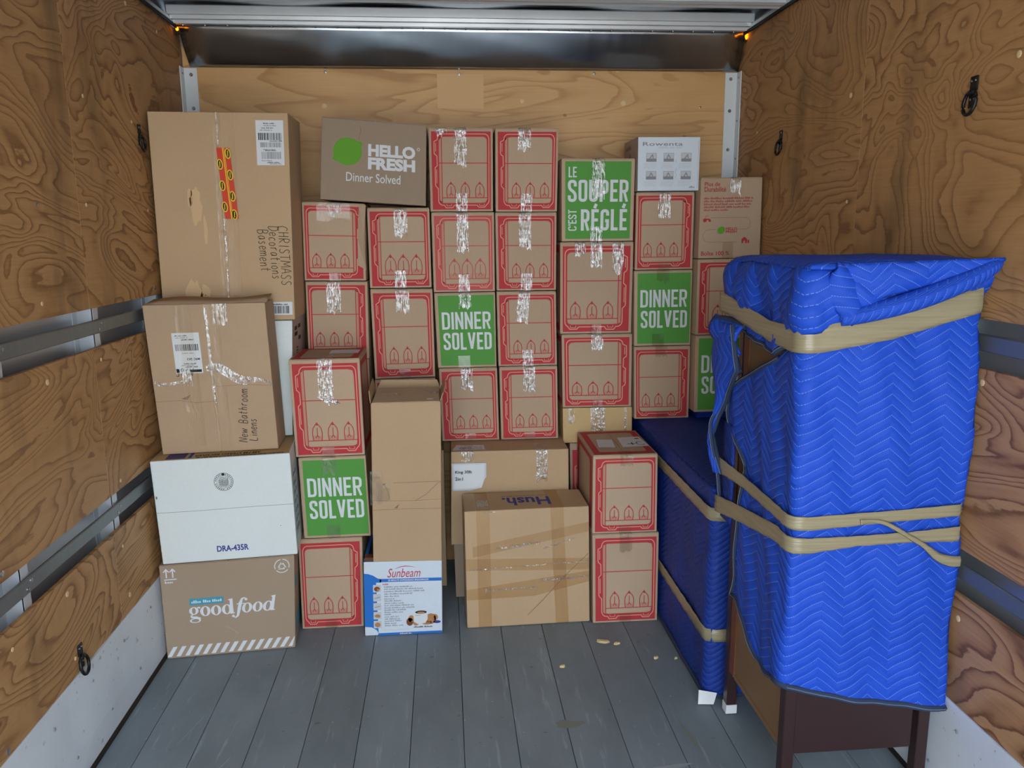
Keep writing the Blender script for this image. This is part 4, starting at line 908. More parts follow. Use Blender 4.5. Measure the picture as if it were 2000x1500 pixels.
# ------------------------------------------------------------------ pen handwriting, single strokes on a 1 x 1 grid
GL = {
 'C': [[(.9, .85), (.6, 1), (.25, .85), (.08, .5), (.2, .12), (.55, 0), (.92, .12)]], 'H': [[(.1, 1), (.12, 0)], [(.85, 1), (.82, 0)], [(.1, .5), (.85, .53)]],
 'R': [[(.15, 0), (.15, 1), (.65, .98), (.8, .75), (.6, .52), (.2, .5), (.85, 0)]], 'I': [[(.5, 1), (.48, 0)]], 'S': [[(.85, .88), (.5, 1), (.2, .8), (.4, .55), (.75, .38), (.75, .1), (.4, 0), (.1, .12)]],
 'T': [[(.0, .98), (1, 1)], [(.5, 1), (.48, 0)]], 'M': [[(.05, 0), (.15, 1), (.5, .3), (.85, 1), (.97, 0)]], 'A': [[(.05, 0), (.5, 1), (.95, 0)], [(.22, .4), (.8, .38)]],
 'D': [[(.15, 1), (.15, 0), (.55, .02), (.9, .35), (.85, .75), (.5, 1), (.0, .98)]], 'B': [[(.15, 0), (.15, 1), (.6, .98), (.75, .78), (.55, .55), (.2, .52), (.75, .45), (.85, .2), (.6, 0), (.1, 0)]],
 'N': [[(.1, 0), (.15, 1), (.8, .05), (.88, 1)]], 'L': [[(.2, 1), (.15, .03), (.85, 0)]],
 'e': [[(.15, .3), (.8, .36), (.7, .58), (.4, .62), (.15, .4), (.2, .1), (.5, 0), (.85, .12)]], 'c': [[(.8, .55), (.45, .62), (.15, .35), (.3, .03), (.8, .08)]], 'o': [[(.5, .62), (.15, .42), (.25, .05), (.65, .02), (.85, .35), (.5, .62)]],
 'r': [[(.25, .6), (.25, 0)], [(.25, .4), (.5, .6), (.8, .58)]], 'a': [[(.8, .55), (.4, .62), (.12, .3), (.35, .0), (.75, .2), (.8, .6), (.85, .05)]], 't': [[(.45, .95), (.42, .1), (.7, 0)], [(.15, .62), (.8, .64)]],
 'i': [[(.5, .6), (.5, 0)], [(.5, .8), (.52, .85)]], 'n': [[(.15, .6), (.18, 0)], [(.18, .4), (.5, .62), (.75, .5), (.8, 0)]], 's': [[(.75, .55), (.4, .62), (.25, .45), (.7, .22), (.5, .0), (.15, .06)]],
 'm': [[(.05, .6), (.08, 0)], [(.08, .4), (.3, .62), (.45, .5), (.48, 0)], [(.48, .4), (.7, .62), (.88, .5), (.92, 0)]], 'w': [[(.05, .6), (.25, 0), (.48, .5), (.72, 0), (.95, .62)]], 'h': [[(.2, 1), (.2, 0)], [(.2, .38), (.5, .6), (.75, .48), (.8, 0)]],
 '3': [[(.15, .9), (.6, 1), (.75, .75), (.4, .55), (.8, .35), (.6, 0), (.1, .08)]], '8': [[(.5, .55), (.2, .8), (.5, 1), (.8, .8), (.25, .25), (.5, 0), (.8, .25), (.5, .55)]], '6': [[(.75, .95), (.3, .7), (.15, .25), (.5, 0), (.8, .25), (.5, .48), (.2, .3)]], 'V': [[(.1, 1), (.5, 0), (.9, 1)]], ' ': [],
}
def handwrite(A, word, ax, ay, dirx, diry, size, m='ink_pen', wd=0.0026, L=2, seed=0):
    """(dirx,diry) = unit baseline direction"""
    r = random.Random(seed); x_ = 0.0; px_, py_ = -diry, dirx
    for ch in word:
        cw = (0.62 if ch.isupper() or ch.isdigit() else 0.52)*size*(1.25 if ch in 'mMw' else 0.7 if ch in 'iI' else 1)
        jy = r.uniform(-0.05, 0.05)*size
        for st in GL[ch]:
            pts = [(x_+a_*cw*0.85+0.08*b_*size, b_*size+jy) for a_, b_ in st]
            sm = smooth_path([(a_, b_, 0) for a_, b_ in pts], 3) if len(pts) > 2 else [Vector((*p_, 0)) for p_ in pts]
            A.stroke([(ax+dirx*p_.x+px_*p_.y, ay+diry*p_.x+py_*p_.y) for p_ in sm], wd, m, L)
        x_ += cw
def ship_label(A, x0, y0, x1, y1, seed, L=2, post=False):
    A.rect(x0, y0, x1, y1, 'paper', L); W, H = x1-x0, y1-y0
    A.barcode(x0+0.08*W, y0+0.56*H, x1-0.08*W, y0+0.72*H, 'ink_black', L+1, seed)
    if not post: A.barcode(x0+0.15*W, y0+0.40*H, x1-0.10*W, y0+0.51*H, 'ink_grey', L+1, seed+1); A.barcode(x0+0.18*W, y0+0.14*H, x1-0.12*W, y0+0.30*H, 'ink_grey', L+1, seed+2)
    for i, v in enumerate((0.93, 0.88, 0.83, 0.78, 0.54, 0.35, 0.33, 0.10, 0.06, 0.03) if not post else (0.93, 0.88, 0.83, 0.50, 0.24, 0.20, 0.16)):
        a_ = random.Random(seed+i).uniform(0.1, 0.5); A.tiny(x0+a_*W, y0+v*H-0.002, x0+min(a_+0.45, 0.94)*W, 0.0045, 'ink_grey' if i % 2 else 'ink_black', L+1, seed+i)
# ------------------------------------------------------------------ tall tan box with Christmas handwriting
c = carton('A4', 'cardboard_box', 'tall tan box with printed orange tape and handwriting, top of the left stack', 'kraft_tan', 0.25, flaps='front')
A = Art(c.w, c.h); w_, h_ = c.w, c.h
ln = dict(dirx=0.04, diry=-1.0, m='ink_pen', wd=0.0022)
handwrite(A, 'CHRISTMASS', 0.895*w_, 0.465*h_, size=0.036, seed=1, **ln); handwrite(A, 'Decorations', 0.825*w_, 0.465*h_, size=0.035, seed=2, **ln); handwrite(A, 'Basement', 0.745*w_, 0.450*h_, size=0.036, seed=3, **ln)
rr = random.Random(2)
for cx, cy_, rx, ry in ((0.30, 0.56, 0.045, 0.10), (0.26, 0.60, 0.02, 0.05), (0.24, 0.12, 0.07, 0.09), (0.33, 0.13, 0.04, 0.06), (0.36, 0.44, 0.015, 0.08)):
    A.poly([((cx+rx*math.cos(t)*rr.uniform(0.75, 1.1))*w_, (cy_+ry*math.sin(t)*rr.uniform(0.75, 1.1))*h_) for t in [2*math.pi*i/18 for i in range(18)]], 'residue', 1)
for i in range(26):
    a_, b_ = 0.315+rr.uniform(-0.03, 0.03), 0.07+rr.uniform(-0.035, 0.06); A.rect(a_*w_, b_*h_, a_*w_+rr.uniform(0.002, 0.005), b_*h_+rr.uniform(0.003, 0.009), 'ink_pen', 2)
put(c, A, base=0.0006)
A = Art(w_, h_); ship_label(A, 0.765*w_, 0.755*h_, 0.965*w_, 0.965*h_, 11); put(c, A, name='shipping_label', base=0.0006)
A = Art(w_, h_); A.rect(0.80*w_, 0.025*h_, 0.985*w_, 0.09*h_, 'paper', 2); A.barcode(0.83*w_, 0.032*h_, 0.96*w_, 0.07*h_, seed=9); A.tiny(0.84*w_, 0.074*h_, 0.95*w_, 0.006, 'ink_black', 3); put(c, A, name='barcode_label', base=0.0006)
strip(c, 0.535, 0.075, 0.0, 0.99, 'seam_tape', jag=0, base=0.003, seed=5)
strip(c, 0.487, 0.006, 0.0, 0.16, 'clear_tape', jag=0, base=0.0012, seed=8); strip(c, 0.505, 0.008, 0.5, 0.99, 'clear_tape', jag=0, base=0.0012, seed=8)
A = Art(w_, h_)                                             # printed tape over the seam
def tp(u, v): return ((0.476+(v*0.03)+u*0.125)*w_, (0.835-v*0.335)*h_)
A.poly([tp(0, 0), tp(0.75, 0), tp(0.85, 1), tp(0.05, 1)], 'tape_red', 1)
for k_, v in enumerate((0.04, 0.19, 0.34, 0.49, 0.64, 0.79, 0.90)):
    for uu in ((0.06,) if k_ % 2 else (0.58,)):
        a_, b_ = tp(uu+0.05, v+0.04); A.ell(a_, b_, 0.0105, 0.019, 'tape_yellow', 2, 16, 0.12); A.ell(a_, b_, 0.0065, 0.0150, 'ink_black', 3, 14, 0.12); A.rect(a_-0.0016, b_-0.010, a_+0.0016, b_+0.010, 'tape_yellow', 4)
A.stroke([tp(0.36, 0), tp(0.44, 1)], 0.0035, 'tape_yellow', 2); A.stroke([tp(0.44, 0), tp(0.52, 1)], 0.002, 'tape_yellow', 2)
put(c, A, name='printed_tape', base=0.0056, label='orange and yellow printed parcel tape')
# ------------------------------------------------------------------ brown box with bathroom handwriting
c = carton('A3', 'cardboard_box', 'crumpled brown box with crinkled clear tape and bathroom linens handwriting', 'kraft_pink', 0.165, flaps='front')
A = Art(c.w, c.h); w_, h_ = c.w, c.h
handwrite(A, 'New Bathroom', 0.735*w_, 0.055*h_, 0.10, 0.99, 0.030, seed=4, wd=0.0022); handwrite(A, 'Linens', 0.825*w_, 0.06*h_, 0.06, 1.0, 0.028, seed=5, wd=0.0024)
handwrite(A, '386V', 0.20*w_, 0.525*h_, 1.0, 0.06, 0.026, seed=6, wd=0.0024)
A.stroke([(0.0, 0.36*h_), (0.2*w_, 0.365*h_), (0.34*w_, 0.345*h_), (0.5*w_, 0.35*h_)], 0.0012, 'crease', 1); A.poly([(0.22*w_, 0.375*h_), (0.30*w_, 0.40*h_), (0.27*w_, 0.365*h_)], 'crease', 1)
A.stroke([(0.5*w_, 0.45*h_), (0.8*w_, 0.455*h_), (w_, 0.44*h_)], 0.001, 'crease', 1)
put(c, A, base=0.0006)
A = Art(w_, h_); ship_label(A, 0.205*w_, 0.545*h_, 0.43*w_, 0.815*h_, 31, post=True); A.text('M9C 2K3', 0.31*w_, 0.632*h_, 0.415*w_, 0.648*h_, 'ink_black', 4, rot=180, bold=0.02)
A.rect(0.32*w_, 0.552*h_, 0.42*w_, 0.570*h_, 'ink_black', 4); A.rect(0.21*w_, 0.552*h_, 0.235*w_, 0.575*h_, 'ink_black', 4); put(c, A, name='shipping_label', base=0.0006)
strip(c, 0.32, 0.055, 0.0, 0.95, 'seam_tape', jag=0, seed=5); strip(c, 0.55, 0.05, 0.0, 0.98, 'seam_tape', jag=0, seed=6); strip(c, 0.62, 0.05, 0.0, 0.15, 'stretch_film', jag=1, seed=7); strip(c, 0.505, 0.009, 0.02, 0.66, 'clear_tape', jag=0, seed=8)
strip(c, 0.29, 0.03, 0.44, 0.53, 'clear_tape', seed=9)
V = []; Fc = []; rr = random.Random(3)                        # torn strip of film hanging across the face
for i in range(21):
    t = i/20; a_ = 0.46+0.54*t; b_ = 0.575-0.03*math.sin(t*3)-0.13*t*t+0.02*math.sin(t*9); wd = 0.014*(0.4+math.sin(math.pi*min(1, t*1.1+0.1)))
    for sg in (-1, 0, 1):
        p_ = c.P[0].lerp(c.P[1], a_).lerp(c.P[3].lerp(c.P[2], a_), 1-b_+sg*wd/h_); V.append(p_-c.n*(0.003+rr.uniform(0, 0.004)))
for i in range(20):
    for j in range(2): Fc.append((i*3+j, i*3+3+j, i*3+4+j, i*3+1+j))
mesh_obj('loose_tape', V, Fc, 'clear_tape', c.root, c.org)
V = []; Fc = []
for i in range(13):
    t = i/12; a_ = 0.02+0.28*t; b_ = 0.485-0.01*math.sin(t*5)
    for sg in (-1, 1): p_ = c.P[0].lerp(c.P[1], a_).lerp(c.P[3].lerp(c.P[2], a_), 1-b_+sg*0.006/h_*(1.4-t)); V.append(p_-c.n*(0.003+rr.uniform(0, 0.002)))
for i in range(12): Fc.append((2*i, 2*i+2, 2*i+3, 2*i+1))
mesh_obj('loose_tape', V, Fc, 'clear_tape', c.root, c.org)
V = []                                                       # buckled upper flap edge
for i in range(15):
    t = i/14; p_ = c.P[0].lerp(c.P[1], t)+c.n*0.02; V += [p_+Vector((0, 0, 0.001)), p_+Vector((0.003*math.sin(t*9), 0.10, 0.012+0.008*t+0.006*math.sin(t*7)))]
fl = mesh_obj('top_flap', V, [(2*i, 2*i+2, 2*i+3, 2*i+1) for i in range(14)], 'kraft_pink', c.root, c.org, True); fl.modifiers.new('thickness', 'SOLIDIFY').thickness = 0.003
strip(c, 0.12, 0.02, 0.06, 0.42, 'clear_tape', which='right', seed=4)

# ------------------------------------------------------------------ bread-machine carton
c = carton('C1', 'bread_maker_box', 'white and blue bread machine carton on the floor under the tall box', 'white_gloss', 0.28, flaps='none')
A = Art(c.w, c.h); w_, h_ = c.w, c.h
def U(L): return [(a_*w_, b_*h_) for a_, b_ in L]
A.poly(U([(0.0, 0.845), (0.06, 0.838), (0.12, 0.815), (0.17, 0.78), (0.22, 0.765), (0.22, 0.72), (0.155, 0.72), (0.175, 0.03), (0.15, 0.075), (0.09, 0.115), (0.0, 0.125)]), 'box_blue', 1)
A.rect(0.20*w_, 0.725*h_, 0.995*w_, 0.768*h_, 'box_blue', 1); A.text('58 MINUTE EXPRESSBAKE BREADMAKER', 0.31*w_, 0.735*h_, 0.83*w_, 0.760*h_, 'print_white', 2, bold=0.02)
A.poly(U([(0.175, 0.03), (0.16, 0.0), (0.995, 0.0), (0.995, 0.03)]), 'box_blue', 1); A.tiny(0.45*w_, 0.004*h_, 0.6*w_, 0.006, 'print_white', 2, 5)
A.text('Sunbeam', 0.30*w_, 0.785*h_, 0.725*w_, 0.905*h_, 'script_red', 2, shear=0.32, bold=0.004)
A.stroke([(a_*w_, b_*h_) for a_, b_ in [(0.40, 0.90), (0.46, 0.925), (0.53, 0.935), (0.60, 0.930), (0.66, 0.915)]], [0.001, 0.0025, 0.003, 0.002, 0.0008], 'script_red', 2)
for k_ in range(5):
    y_ = 0.69-k_*0.122; A.rect(0.115*w_, (y_-0.10)*h_, 0.215*w_, y_*h_, 'photo_grey', 2)
    if k_ in (0, 3, 4): A.ell(0.165*w_, (y_-0.055)*h_, 0.038*w_, 0.022*h_ if k_ == 3 else 0.033*h_, 'bread' if k_ != 0 else 'bread_dark', 3, 14); A.ell(0.18*w_, (y_-0.065)*h_, 0.02*w_, 0.015*h_, 'bread', 4, 10)
    else: A.stroke([(0.13*w_, (y_-0.06)*h_), (0.2*w_, (y_-0.045)*h_)], 0.003, 'ink_grey', 3)
A.tiny(0.24*w_, 0.685*h_, 0.31*w_, 0.006, 'script_red', 2)
for i, (v, l_) in enumerate([(0.65, 0.36), (0.62, 0.50), (0.588, 0.52), (0.555, 0.36), (0.522, 0.19), (0.488, 0.13), (0.46, 0.22), (0.428, 0.25), (0.397, 0.38), (0.365, 0.39), (0.335, 0.30), (0.305, 0.24), (0.275, 0.11), (0.243, 0.21), (0.212, 0.20), (0.185, 0.24), (0.152, 0.15), (0.122, 0.24)]): A.tiny(0.255*w_, v*h_, (0.255+l_)*w_, 0.0058, 'ink_grey', 2, i)
A.tiny(0.24*w_, 0.065*h_, 0.57*w_, 0.004, 'ink_light', 2, 3); A.tiny(0.63*w_, 0.085*h_, 0.87*w_, 0.0065, 'ink_black', 2, 6)
for cx, cy_, rx, ry, m_ in ((0.58, 0.17, 0.045, 0.055, 'bread_dark'), (0.60, 0.21, 0.04, 0.05, 'bread'), (0.66, 0.15, 0.04, 0.035, 'bread'), (0.85, 0.20, 0.07, 0.075, 'bread'), (0.93, 0.155, 0.05, 0.02, 'ink_blue'), (0.80, 0.15, 0.07, 0.03, 'bread'), (0.90, 0.22, 0.045, 0.045, 'bread')): A.ell(cx*w_, cy_*h_, rx*w_, ry*h_, m_, 2, 18)
A.poly(U([(0.625, 0.29), (0.63, 0.17), (0.68, 0.135), (0.78, 0.145), (0.81, 0.20), (0.81, 0.28), (0.77, 0.315), (0.67, 0.31)]), 'print_white', 3); A.ell(0.725*w_, 0.298*h_, 0.075*w_, 0.022*h_, 'ink_black', 4); A.ell(0.725*w_, 0.292*h_, 0.05*w_, 0.014*h_, 'bread', 5); A.stroke(U([(0.65, 0.255), (0.72, 0.26)]), 0.002, 'ink_grey', 4)
put(c, A)
A = Art(w_, c.depth); A.rect(0.0, 0.0, w_, c.depth, 'box_blue', 0); A.rect(0.04*w_, 0.03*c.depth, 0.4*w_, 0.9*c.depth, 'ink_black', 1); A.ell(0.07*w_, 0.08*c.depth, 0.022, 0.018, 'bread', 2, 12); A.ell(0.05*w_, 0.2*c.depth, 0.015, 0.02, 'bread_dark', 2, 12); put(c, A, 'top', 'top_print')

# ------------------------------------------------------------------ tall plain box with raised flaps
c = carton('C2', 'cardboard_box', 'tall narrow plain brown box with raised flaps on the bread machine carton', 'kraft_tan', 0.245, flaps='none')
A = Art(c.w, c.h); w_, h_ = c.w, c.h
for L_ in ([(0.0, 0.395), (0.3, 0.392), (0.62, 0.39), (1.0, 0.397)], [(0.62, 0.39), (0.78, 0.43), (0.95, 0.50), (1.0, 0.505)], [(0.17, 0.50), (0.22, 0.46), (0.25, 0.41)], [(0.0, 0.335), (0.5, 0.34), (1, 0.338)], [(0.3, 0.505), (1.0, 0.51)]): A.stroke([(a_*w_, b_*h_) for a_, b_ in L_], 0.0016, 'crease', 1)
A.stroke([(a_*w_, (b_-0.004)*h_) for a_, b_ in [(0.0, 0.395), (0.3, 0.392), (0.62, 0.39), (1.0, 0.397)]], 0.0012, 'residue', 1)
A.poly([(0.31*w_, 0.345*h_), (0.39*w_, 0.372*h_), (0.36*w_, 0.345*h_)], 'crease', 2); A.poly([(0.14*w_, 0.50*h_), (0.20*w_, 0.505*h_), (0.17*w_, 0.49*h_)], 'crease', 2)
put(c, A)
strip(c, 0.06, 0.045, 0.42, 0.62, 'faint_tape', seed=2); strip(c, 0.16, 0.05, 0.50, 0.62, 'faint_tape', seed=3)
up_ = Vector((0, 0, 1)); P, B_ = c.P, c.B; rt_ = Vector((1, 0, 0))
def panel(name, quad, th=0.0035, m='kraft_tan'):
    n_ = (quad[1]-quad[0]).cross(quad[3]-quad[0]).normalized()*th
    bm = bmesh.new(); hexa(bm, quad, [q+n_ for q in quad], 0.0008, 1); return bm_obj(name, bm, m, c.root, c.org)
panel('flap', [P[0]+c.n*0.03+up_*0.042+rt_*-0.006, B_[0]+up_*0.050+rt_*-0.01, B_[0]+up_*0.001, P[0]+c.n*0.004+up_*0.001])
panel('flap', [P[1]+c.n*0.02+up_*0.030+rt_*0.012, B_[1]+up_*0.045+rt_*0.02, B_[1]+up_*0.001, P[1]+c.n*0.004+up_*0.001])
panel('flap', [B_[0]+up_*0.040+c.n*0.012+rt_*0.02, B_[1]+up_*0.036+c.n*0.012-rt_*0.015, B_[1]+up_*0.001, B_[0]+up_*0.001])
panel('flap', [B_[0].lerp(P[0], 0.28)+up_*0.024+rt_*0.012, B_[1].lerp(P[1], 0.28)+up_*0.022-rt_*0.006, P[1]+up_*0.002-rt_*0.004+c.n*0.002, P[0]+up_*0.002+rt_*0.004+c.n*0.002], m='kraft_pink')
A = Art(c.w, 0.2); A.rect(0.10*c.w, 0.09, 0.42*c.w, 0.118, 'clear_tape', 1); A.rect(0.68*c.w, 0.10, 0.98*c.w, 0.13, 'clear_tape', 1); A.rect(0.80*c.w, 0.02, 0.89*c.w, 0.035, 'paper', 1)
A.build('tape', [B_[0].lerp(P[0], 0.28)+up_*0.024, B_[1].lerp(P[1], 0.28)+up_*0.022, P[1]+up_*0.002, P[0]+up_*0.002], c.root, c.org, (0, 0, 1), base=0.0012)
A = Art(c.depth, c.h); ship_label(A, 0.10*c.depth, 0.62*c.h, 0.52*c.depth, 0.93*c.h, 51); put(c, A, 'right', 'shipping_label')

# ------------------------------------------------------------------ long box with pinned paper, box below, boxes behind
c = carton('K', 'cardboard_box', 'wide brown box with a curled white paper reading King 30lb', 'kraft_tan', 0.42, flaps='none')
A = Art(c.w, c.h); w_, h_ = c.w, c.h
A.text('King 30lb', 0.035*w_, 0.765*h_, 0.175*w_, 0.805*h_, 'ink_black', 2, bold=0.008); A.text('2in1', 0.035*w_, 0.700*h_, 0.10*w_, 0.735*h_, 'ink_black', 2, bold=0.008)
V = []; Fc = []; nx, nz = 10, 8; Pw, Ph = 0.142, 0.118
for i in range(nx+1):
    for j in range(nz+1):
        u, v = i/nx, j/nz; curl = max(0, (u-0.78)+(0.3-v)*0.8)*1.6 if v < 0.5 else 0
        V.append(c.P[0]+Vector((0.001+u*Pw-curl*0.03, -0.004-0.02*curl*curl-0.0035*u, -0.048-(1-v)*Ph+curl*0.022)))
for i in range(nx):
    for j in range(nz): Fc.append((i*(nz+1)+j, (i+1)*(nz+1)+j, (i+1)*(nz+1)+j+1, i*(nz+1)+j+1))
pp = mesh_obj('paper_note', V, Fc, 'paper', c.root, c.org, True); pp.modifiers.new('thickness', 'SOLIDIFY').thickness = 0.0004
o = put(c, A, name='note_lettering', base=0.009)
strip(c, 0.14, 0.05, 0.0, 0.13, 'clear_tape', top=0.1, seed=4); strip(c, 0.77, 0.048, 0.0, 0.34, 'clear_tape', top=0.1, seed=6)
A = Art(c.w, c.depth); A.poly([(0.01*w_, 0.04*c.depth), (0.29*w_, 0.05*c.depth), (0.285*w_, 0.22*c.depth), (0.05*w_, 0.24*c.depth)], 'paper', 1); A.barcode(0.07*w_, 0.07*c.depth, 0.18*w_, 0.15*c.depth, 'ink_grey', 2, 3)
for i in range(4): A.tiny(0.19*w_, (0.07+0.03*i)*c.depth, 0.27*w_, 0.008, 'ink_grey', 2, i)
put(c, A, 'top', 'shipping_label')
carton('KU', 'cardboard_box', 'grey-brown box on the floor under the King 30lb box', 'kraft_grey', 0.38, flaps='none')
carton('C6', 'cardboard_box', 'brown box edge in the dark gap behind the bread machine carton', 'kraft_tan', 0.26, flaps='none')
BOX['BX'] = (3.275, 0.0, (-0.552, 1.021), (-0.318, 1.021), (-0.318, 0.001), (-0.552, 0.001))
carton('BX', 'cardboard_box', 'brown carton behind the front left stack, beneath the half hidden red-printed box', 'kraft_meal', 0.27, flaps='none')

# ------------------------------------------------------------------ large taped box on the floor
c = carton('F', 'cardboard_box', 'large plain brown box wrapped in tan and clear tape on the floor', 'kraft_tan', 0.215, flaps='none', bev=0.006)
w_, h_ = c.w, c.h
A = Art(w_, c.depth); A.text('Hush.', 0.29*w_, 0.36*c.depth, 0.68*w_, 0.80*c.depth, 'ink_blue', 2, bold=0.025); A.tiny(0.3*w_, 0.27*c.depth, 0.68*w_, 0.007, 'ink_purple', 2, 2); put(c, A, 'top_flip', 'top_print')
A = Art(w_, c.depth); A.rect(0.10*w_, 0.0, 0.205*w_, c.depth, 'brown_film', 1); A.rect(0.69*w_, 0.0, 0.80*w_, c.depth, 'brown_film', 1); A.rect(0.11*w_, 0.10*c.depth, 0.20*w_, 0.55*c.depth, 'clear_tape', 2); put(c, A, 'top', 'tape')
def ftape(quad, m='brown_film', L=1, nm='tape'):
    A = Art(w_, h_); A.poly([(a_*w_, b_*h_) for a_, b_ in quad], m, L); put(c, A, name=nm)
ftape([(0.095, 0.0), (0.20, 0.0), (0.20, 1.0), (0.095, 1.0)]); ftape([(0.72, 0.0), (0.825, 0.0), (0.79, 1.0), (0.685, 1.0)], L=2)
ftape([(0.0, 0.60), (0.0, 0.50), (1.0, 0.46), (1.0, 0.56)], L=3); ftape([(0.0, 0.335), (0.0, 0.245), (0.55, 0.255), (1.0, 0.36), (1.0, 0.45)], L=4); ftape([(0.06, 0.70), (0.06, 0.61), (1.0, 0.79), (1.0, 0.87)], L=5)
rr = random.Random(8)
def wrinkle(p0, p1, wd, n=16, amp=0.008):
    V = []; Fc = []
    for i in range(n+1):
        t = i/n; a_, b_ = p0[0]+(p1[0]-p0[0])*t, p0[1]+(p1[1]-p0[1])*t+rr.uniform(-amp, amp)*0.6
        for sg in (-1, 1): V.append(c.P[0].lerp(c.P[1], a_).lerp(c.P[3].lerp(c.P[2], a_), 1-b_+sg*wd/h_*rr.uniform(0.3, 0.6))-c.n*(0.003+rr.uniform(0, 0.0015)))
    for i in range(n): Fc.append((2*i, 2*i+2, 2*i+3, 2*i+1))
    mesh_obj('tape_wrinkle', V, Fc, 'stretch_film', c.root, c.org)
wrinkle((0.03, 0.505), (0.99, 0.535), 0.006, 22, 0.004); wrinkle((0.24, 0.68), (0.60, 0.71), 0.012); wrinkle((0.62, 0.66), (0.88, 0.735), 0.008); wrinkle((0.15, 0.325), (0.58, 0.33), 0.010, 18, 0.006); wrinkle((0.60, 0.385), (0.99, 0.40), 0.012); wrinkle((0.70, 0.95), (0.72, 0.55), 0.03, 10, 0.01); wrinkle((0.54, 0.60), (0.545, 0.72), 0.02, 6); wrinkle((0.15, 0.985), (0.25, 0.99), 0.006, 6, 0.002)
A = Art(w_, h_); A.stroke([(0.49*w_, 0.09*h_), (0.62*w_, 0.22*h_), (0.78*w_, 0.40*h_), (0.99*w_, 0.60*h_)], 0.0022, 'crease', 6); put(c, A, name='crease')

# ------------------------------------------------------------------ low pale tan carton wrapped in film
c = carton('G4', 'cardboard_box', 'low pale tan carton under the large red-printed column, wrapped in clear film', 'kraft_light', 0.26, flaps='none', bev=0.004)
strip(c, 0.5, 0.062, 0.0, 1.0, 'clear_tape', jag=0, seed=4); strip(c, 0.12, 0.03, 0.0, 0.4, 'stretch_film', seed=5); strip(c, 0.90, 0.012, 0.0, 1.0, 'stretch_film', jag=0, seed=6)
# ------------------------------------------------------------------ white steamer box
c = carton('H1', 'appliance_box', 'small white appliance box with grey pictures, top right of the box wall', 'white_gloss', 0.24, flaps='none')
A = Art(c.w, c.h); w_, h_ = c.w, c.h
A.text('Rowenta', 0.075*w_, 0.835*h_, 0.715*w_, 0.905*h_, 'ink_grey', 2, bold=0.012, spacing=1.05); A.tiny(0.33*w_, 0.79*h_, 0.70*w_, 0.007, 'ink_light', 2)
for j, (y0, y1) in enumerate(((0.545, 0.70), (0.215, 0.365))):
    for i, x0 in enumerate((0.135, 0.415, 0.70)):
        A.rect(x0*w_, y0*h_, (x0+0.16)*w_, y1*h_, 'ink_light', 1); A.rect(x0*w_, y0*h_, (x0+0.16)*w_, (y0+0.055)*h_, 'ink_grey', 2); rr = random.Random(i+7*j)
        A.stroke([((x0+0.05)*w_, (y0+0.05)*h_), ((x0+0.07+rr.uniform(0, 0.03))*w_, (y1-0.03)*h_), ((x0+0.11)*w_, (y0+0.06)*h_)], 0.004, 'ink_grey', 3)
        A.stroke([((x0)*w_, y0*h_), ((x0+0.16)*w_, y0*h_), ((x0+0.16)*w_, y1*h_), (x0*w_, y1*h_)], 0.0012, 'ink_grey', 4, True)
        for k_ in range(4): A.tiny((x0-0.04)*w_, (y0-0.04-0.027*k_)*h_, (x0+0.17)*w_, 0.003, 'ink_light', 1, k_+i)
A.stroke([(0.61*w_, 0.58*h_), (0.62*w_, 0.52*h_)], 0.003, 'ink_light', 3); A.stroke([(0.605*w_, 0.24*h_), (0.625*w_, 0.30*h_), (0.605*w_, 0.34*h_), (0.625*w_, 0.42*h_)], 0.003, 'ink_light', 3); A.tiny(0.84*w_, 0.05*h_, 0.94*w_, 0.008, 'ink_grey', 1, 4)
A.stroke([(0.975*w_, 0.95*h_), (0.975*w_, 0.07*h_), (0.965*w_, 0.05*h_)], 0.001, 'ink_grey', 1)
put(c, A)
A = Art(c.depth, c.h); A.rect(0, 0, c.depth, c.h, 'grey_carton', 0); A.tiny(0.1*c.depth, 0.82*c.h, 0.5*c.depth, 0.02, 'crease', 1, 2); A.poly([(0.35*c.depth, 0.6*c.h), (0.42*c.depth, 0.78*c.h), (0.5*c.depth, 0.6*c.h)], 'crease', 1); put(c, A, 'left', 'side_print')
# ------------------------------------------------------------------ brown box with small red print
c = carton('I1', 'meal_kit_box', 'brown box with small red print and a winding line, top of the rightmost column', 'kraft_meal', 0.26)
A = Art(c.w, c.h); w_, h_ = c.w, c.h
A.text('Plus de', 0.06*w_, 0.895*h_, 0.31*w_, 0.945*h_, 'print_red_text', 2, bold=0.015); A.text('Durabilité', 0.06*w_, 0.825*h_, 0.41*w_, 0.885*h_, 'print_red_text', 2, bold=0.015)
for k_ in range(5): A.tiny(0.06*w_, (0.735-0.036*k_)*h_, (0.86-0.02*k_ if k_ < 4 else 0.45)*w_, 0.0075, 'print_red_text', 2, k_+3)
A.stroke([(a_*w_, b_*h_) for a_, b_ in [(0.18, 0.505), (0.74, 0.505)]+arc(0.74, 0.432, 0.085, 0.073, 90, -90, 10)+[(0.60, 0.359)]], 0.0012, 'crease', 1)
A.stroke([(a_*w_, b_*h_) for a_, b_ in [(0.28, 0.359), (0.15, 0.357)]+arc(0.15, 0.28, 0.085, 0.077, 90, 270, 10)+[(0.62, 0.203)]], 0.0012, 'crease', 1)
A.ell(0.355*w_, 0.35*h_, 0.017, 0.014, 'lemon_green', 2, 18, 0.5); A.text('HELLO', 0.43*w_, 0.352*h_, 0.61*w_, 0.385*h_, 'print_red_text', 2, bold=0.03); A.text('FRESH', 0.43*w_, 0.315*h_, 0.61*w_, 0.348*h_, 'print_red_text', 2, bold=0.03)
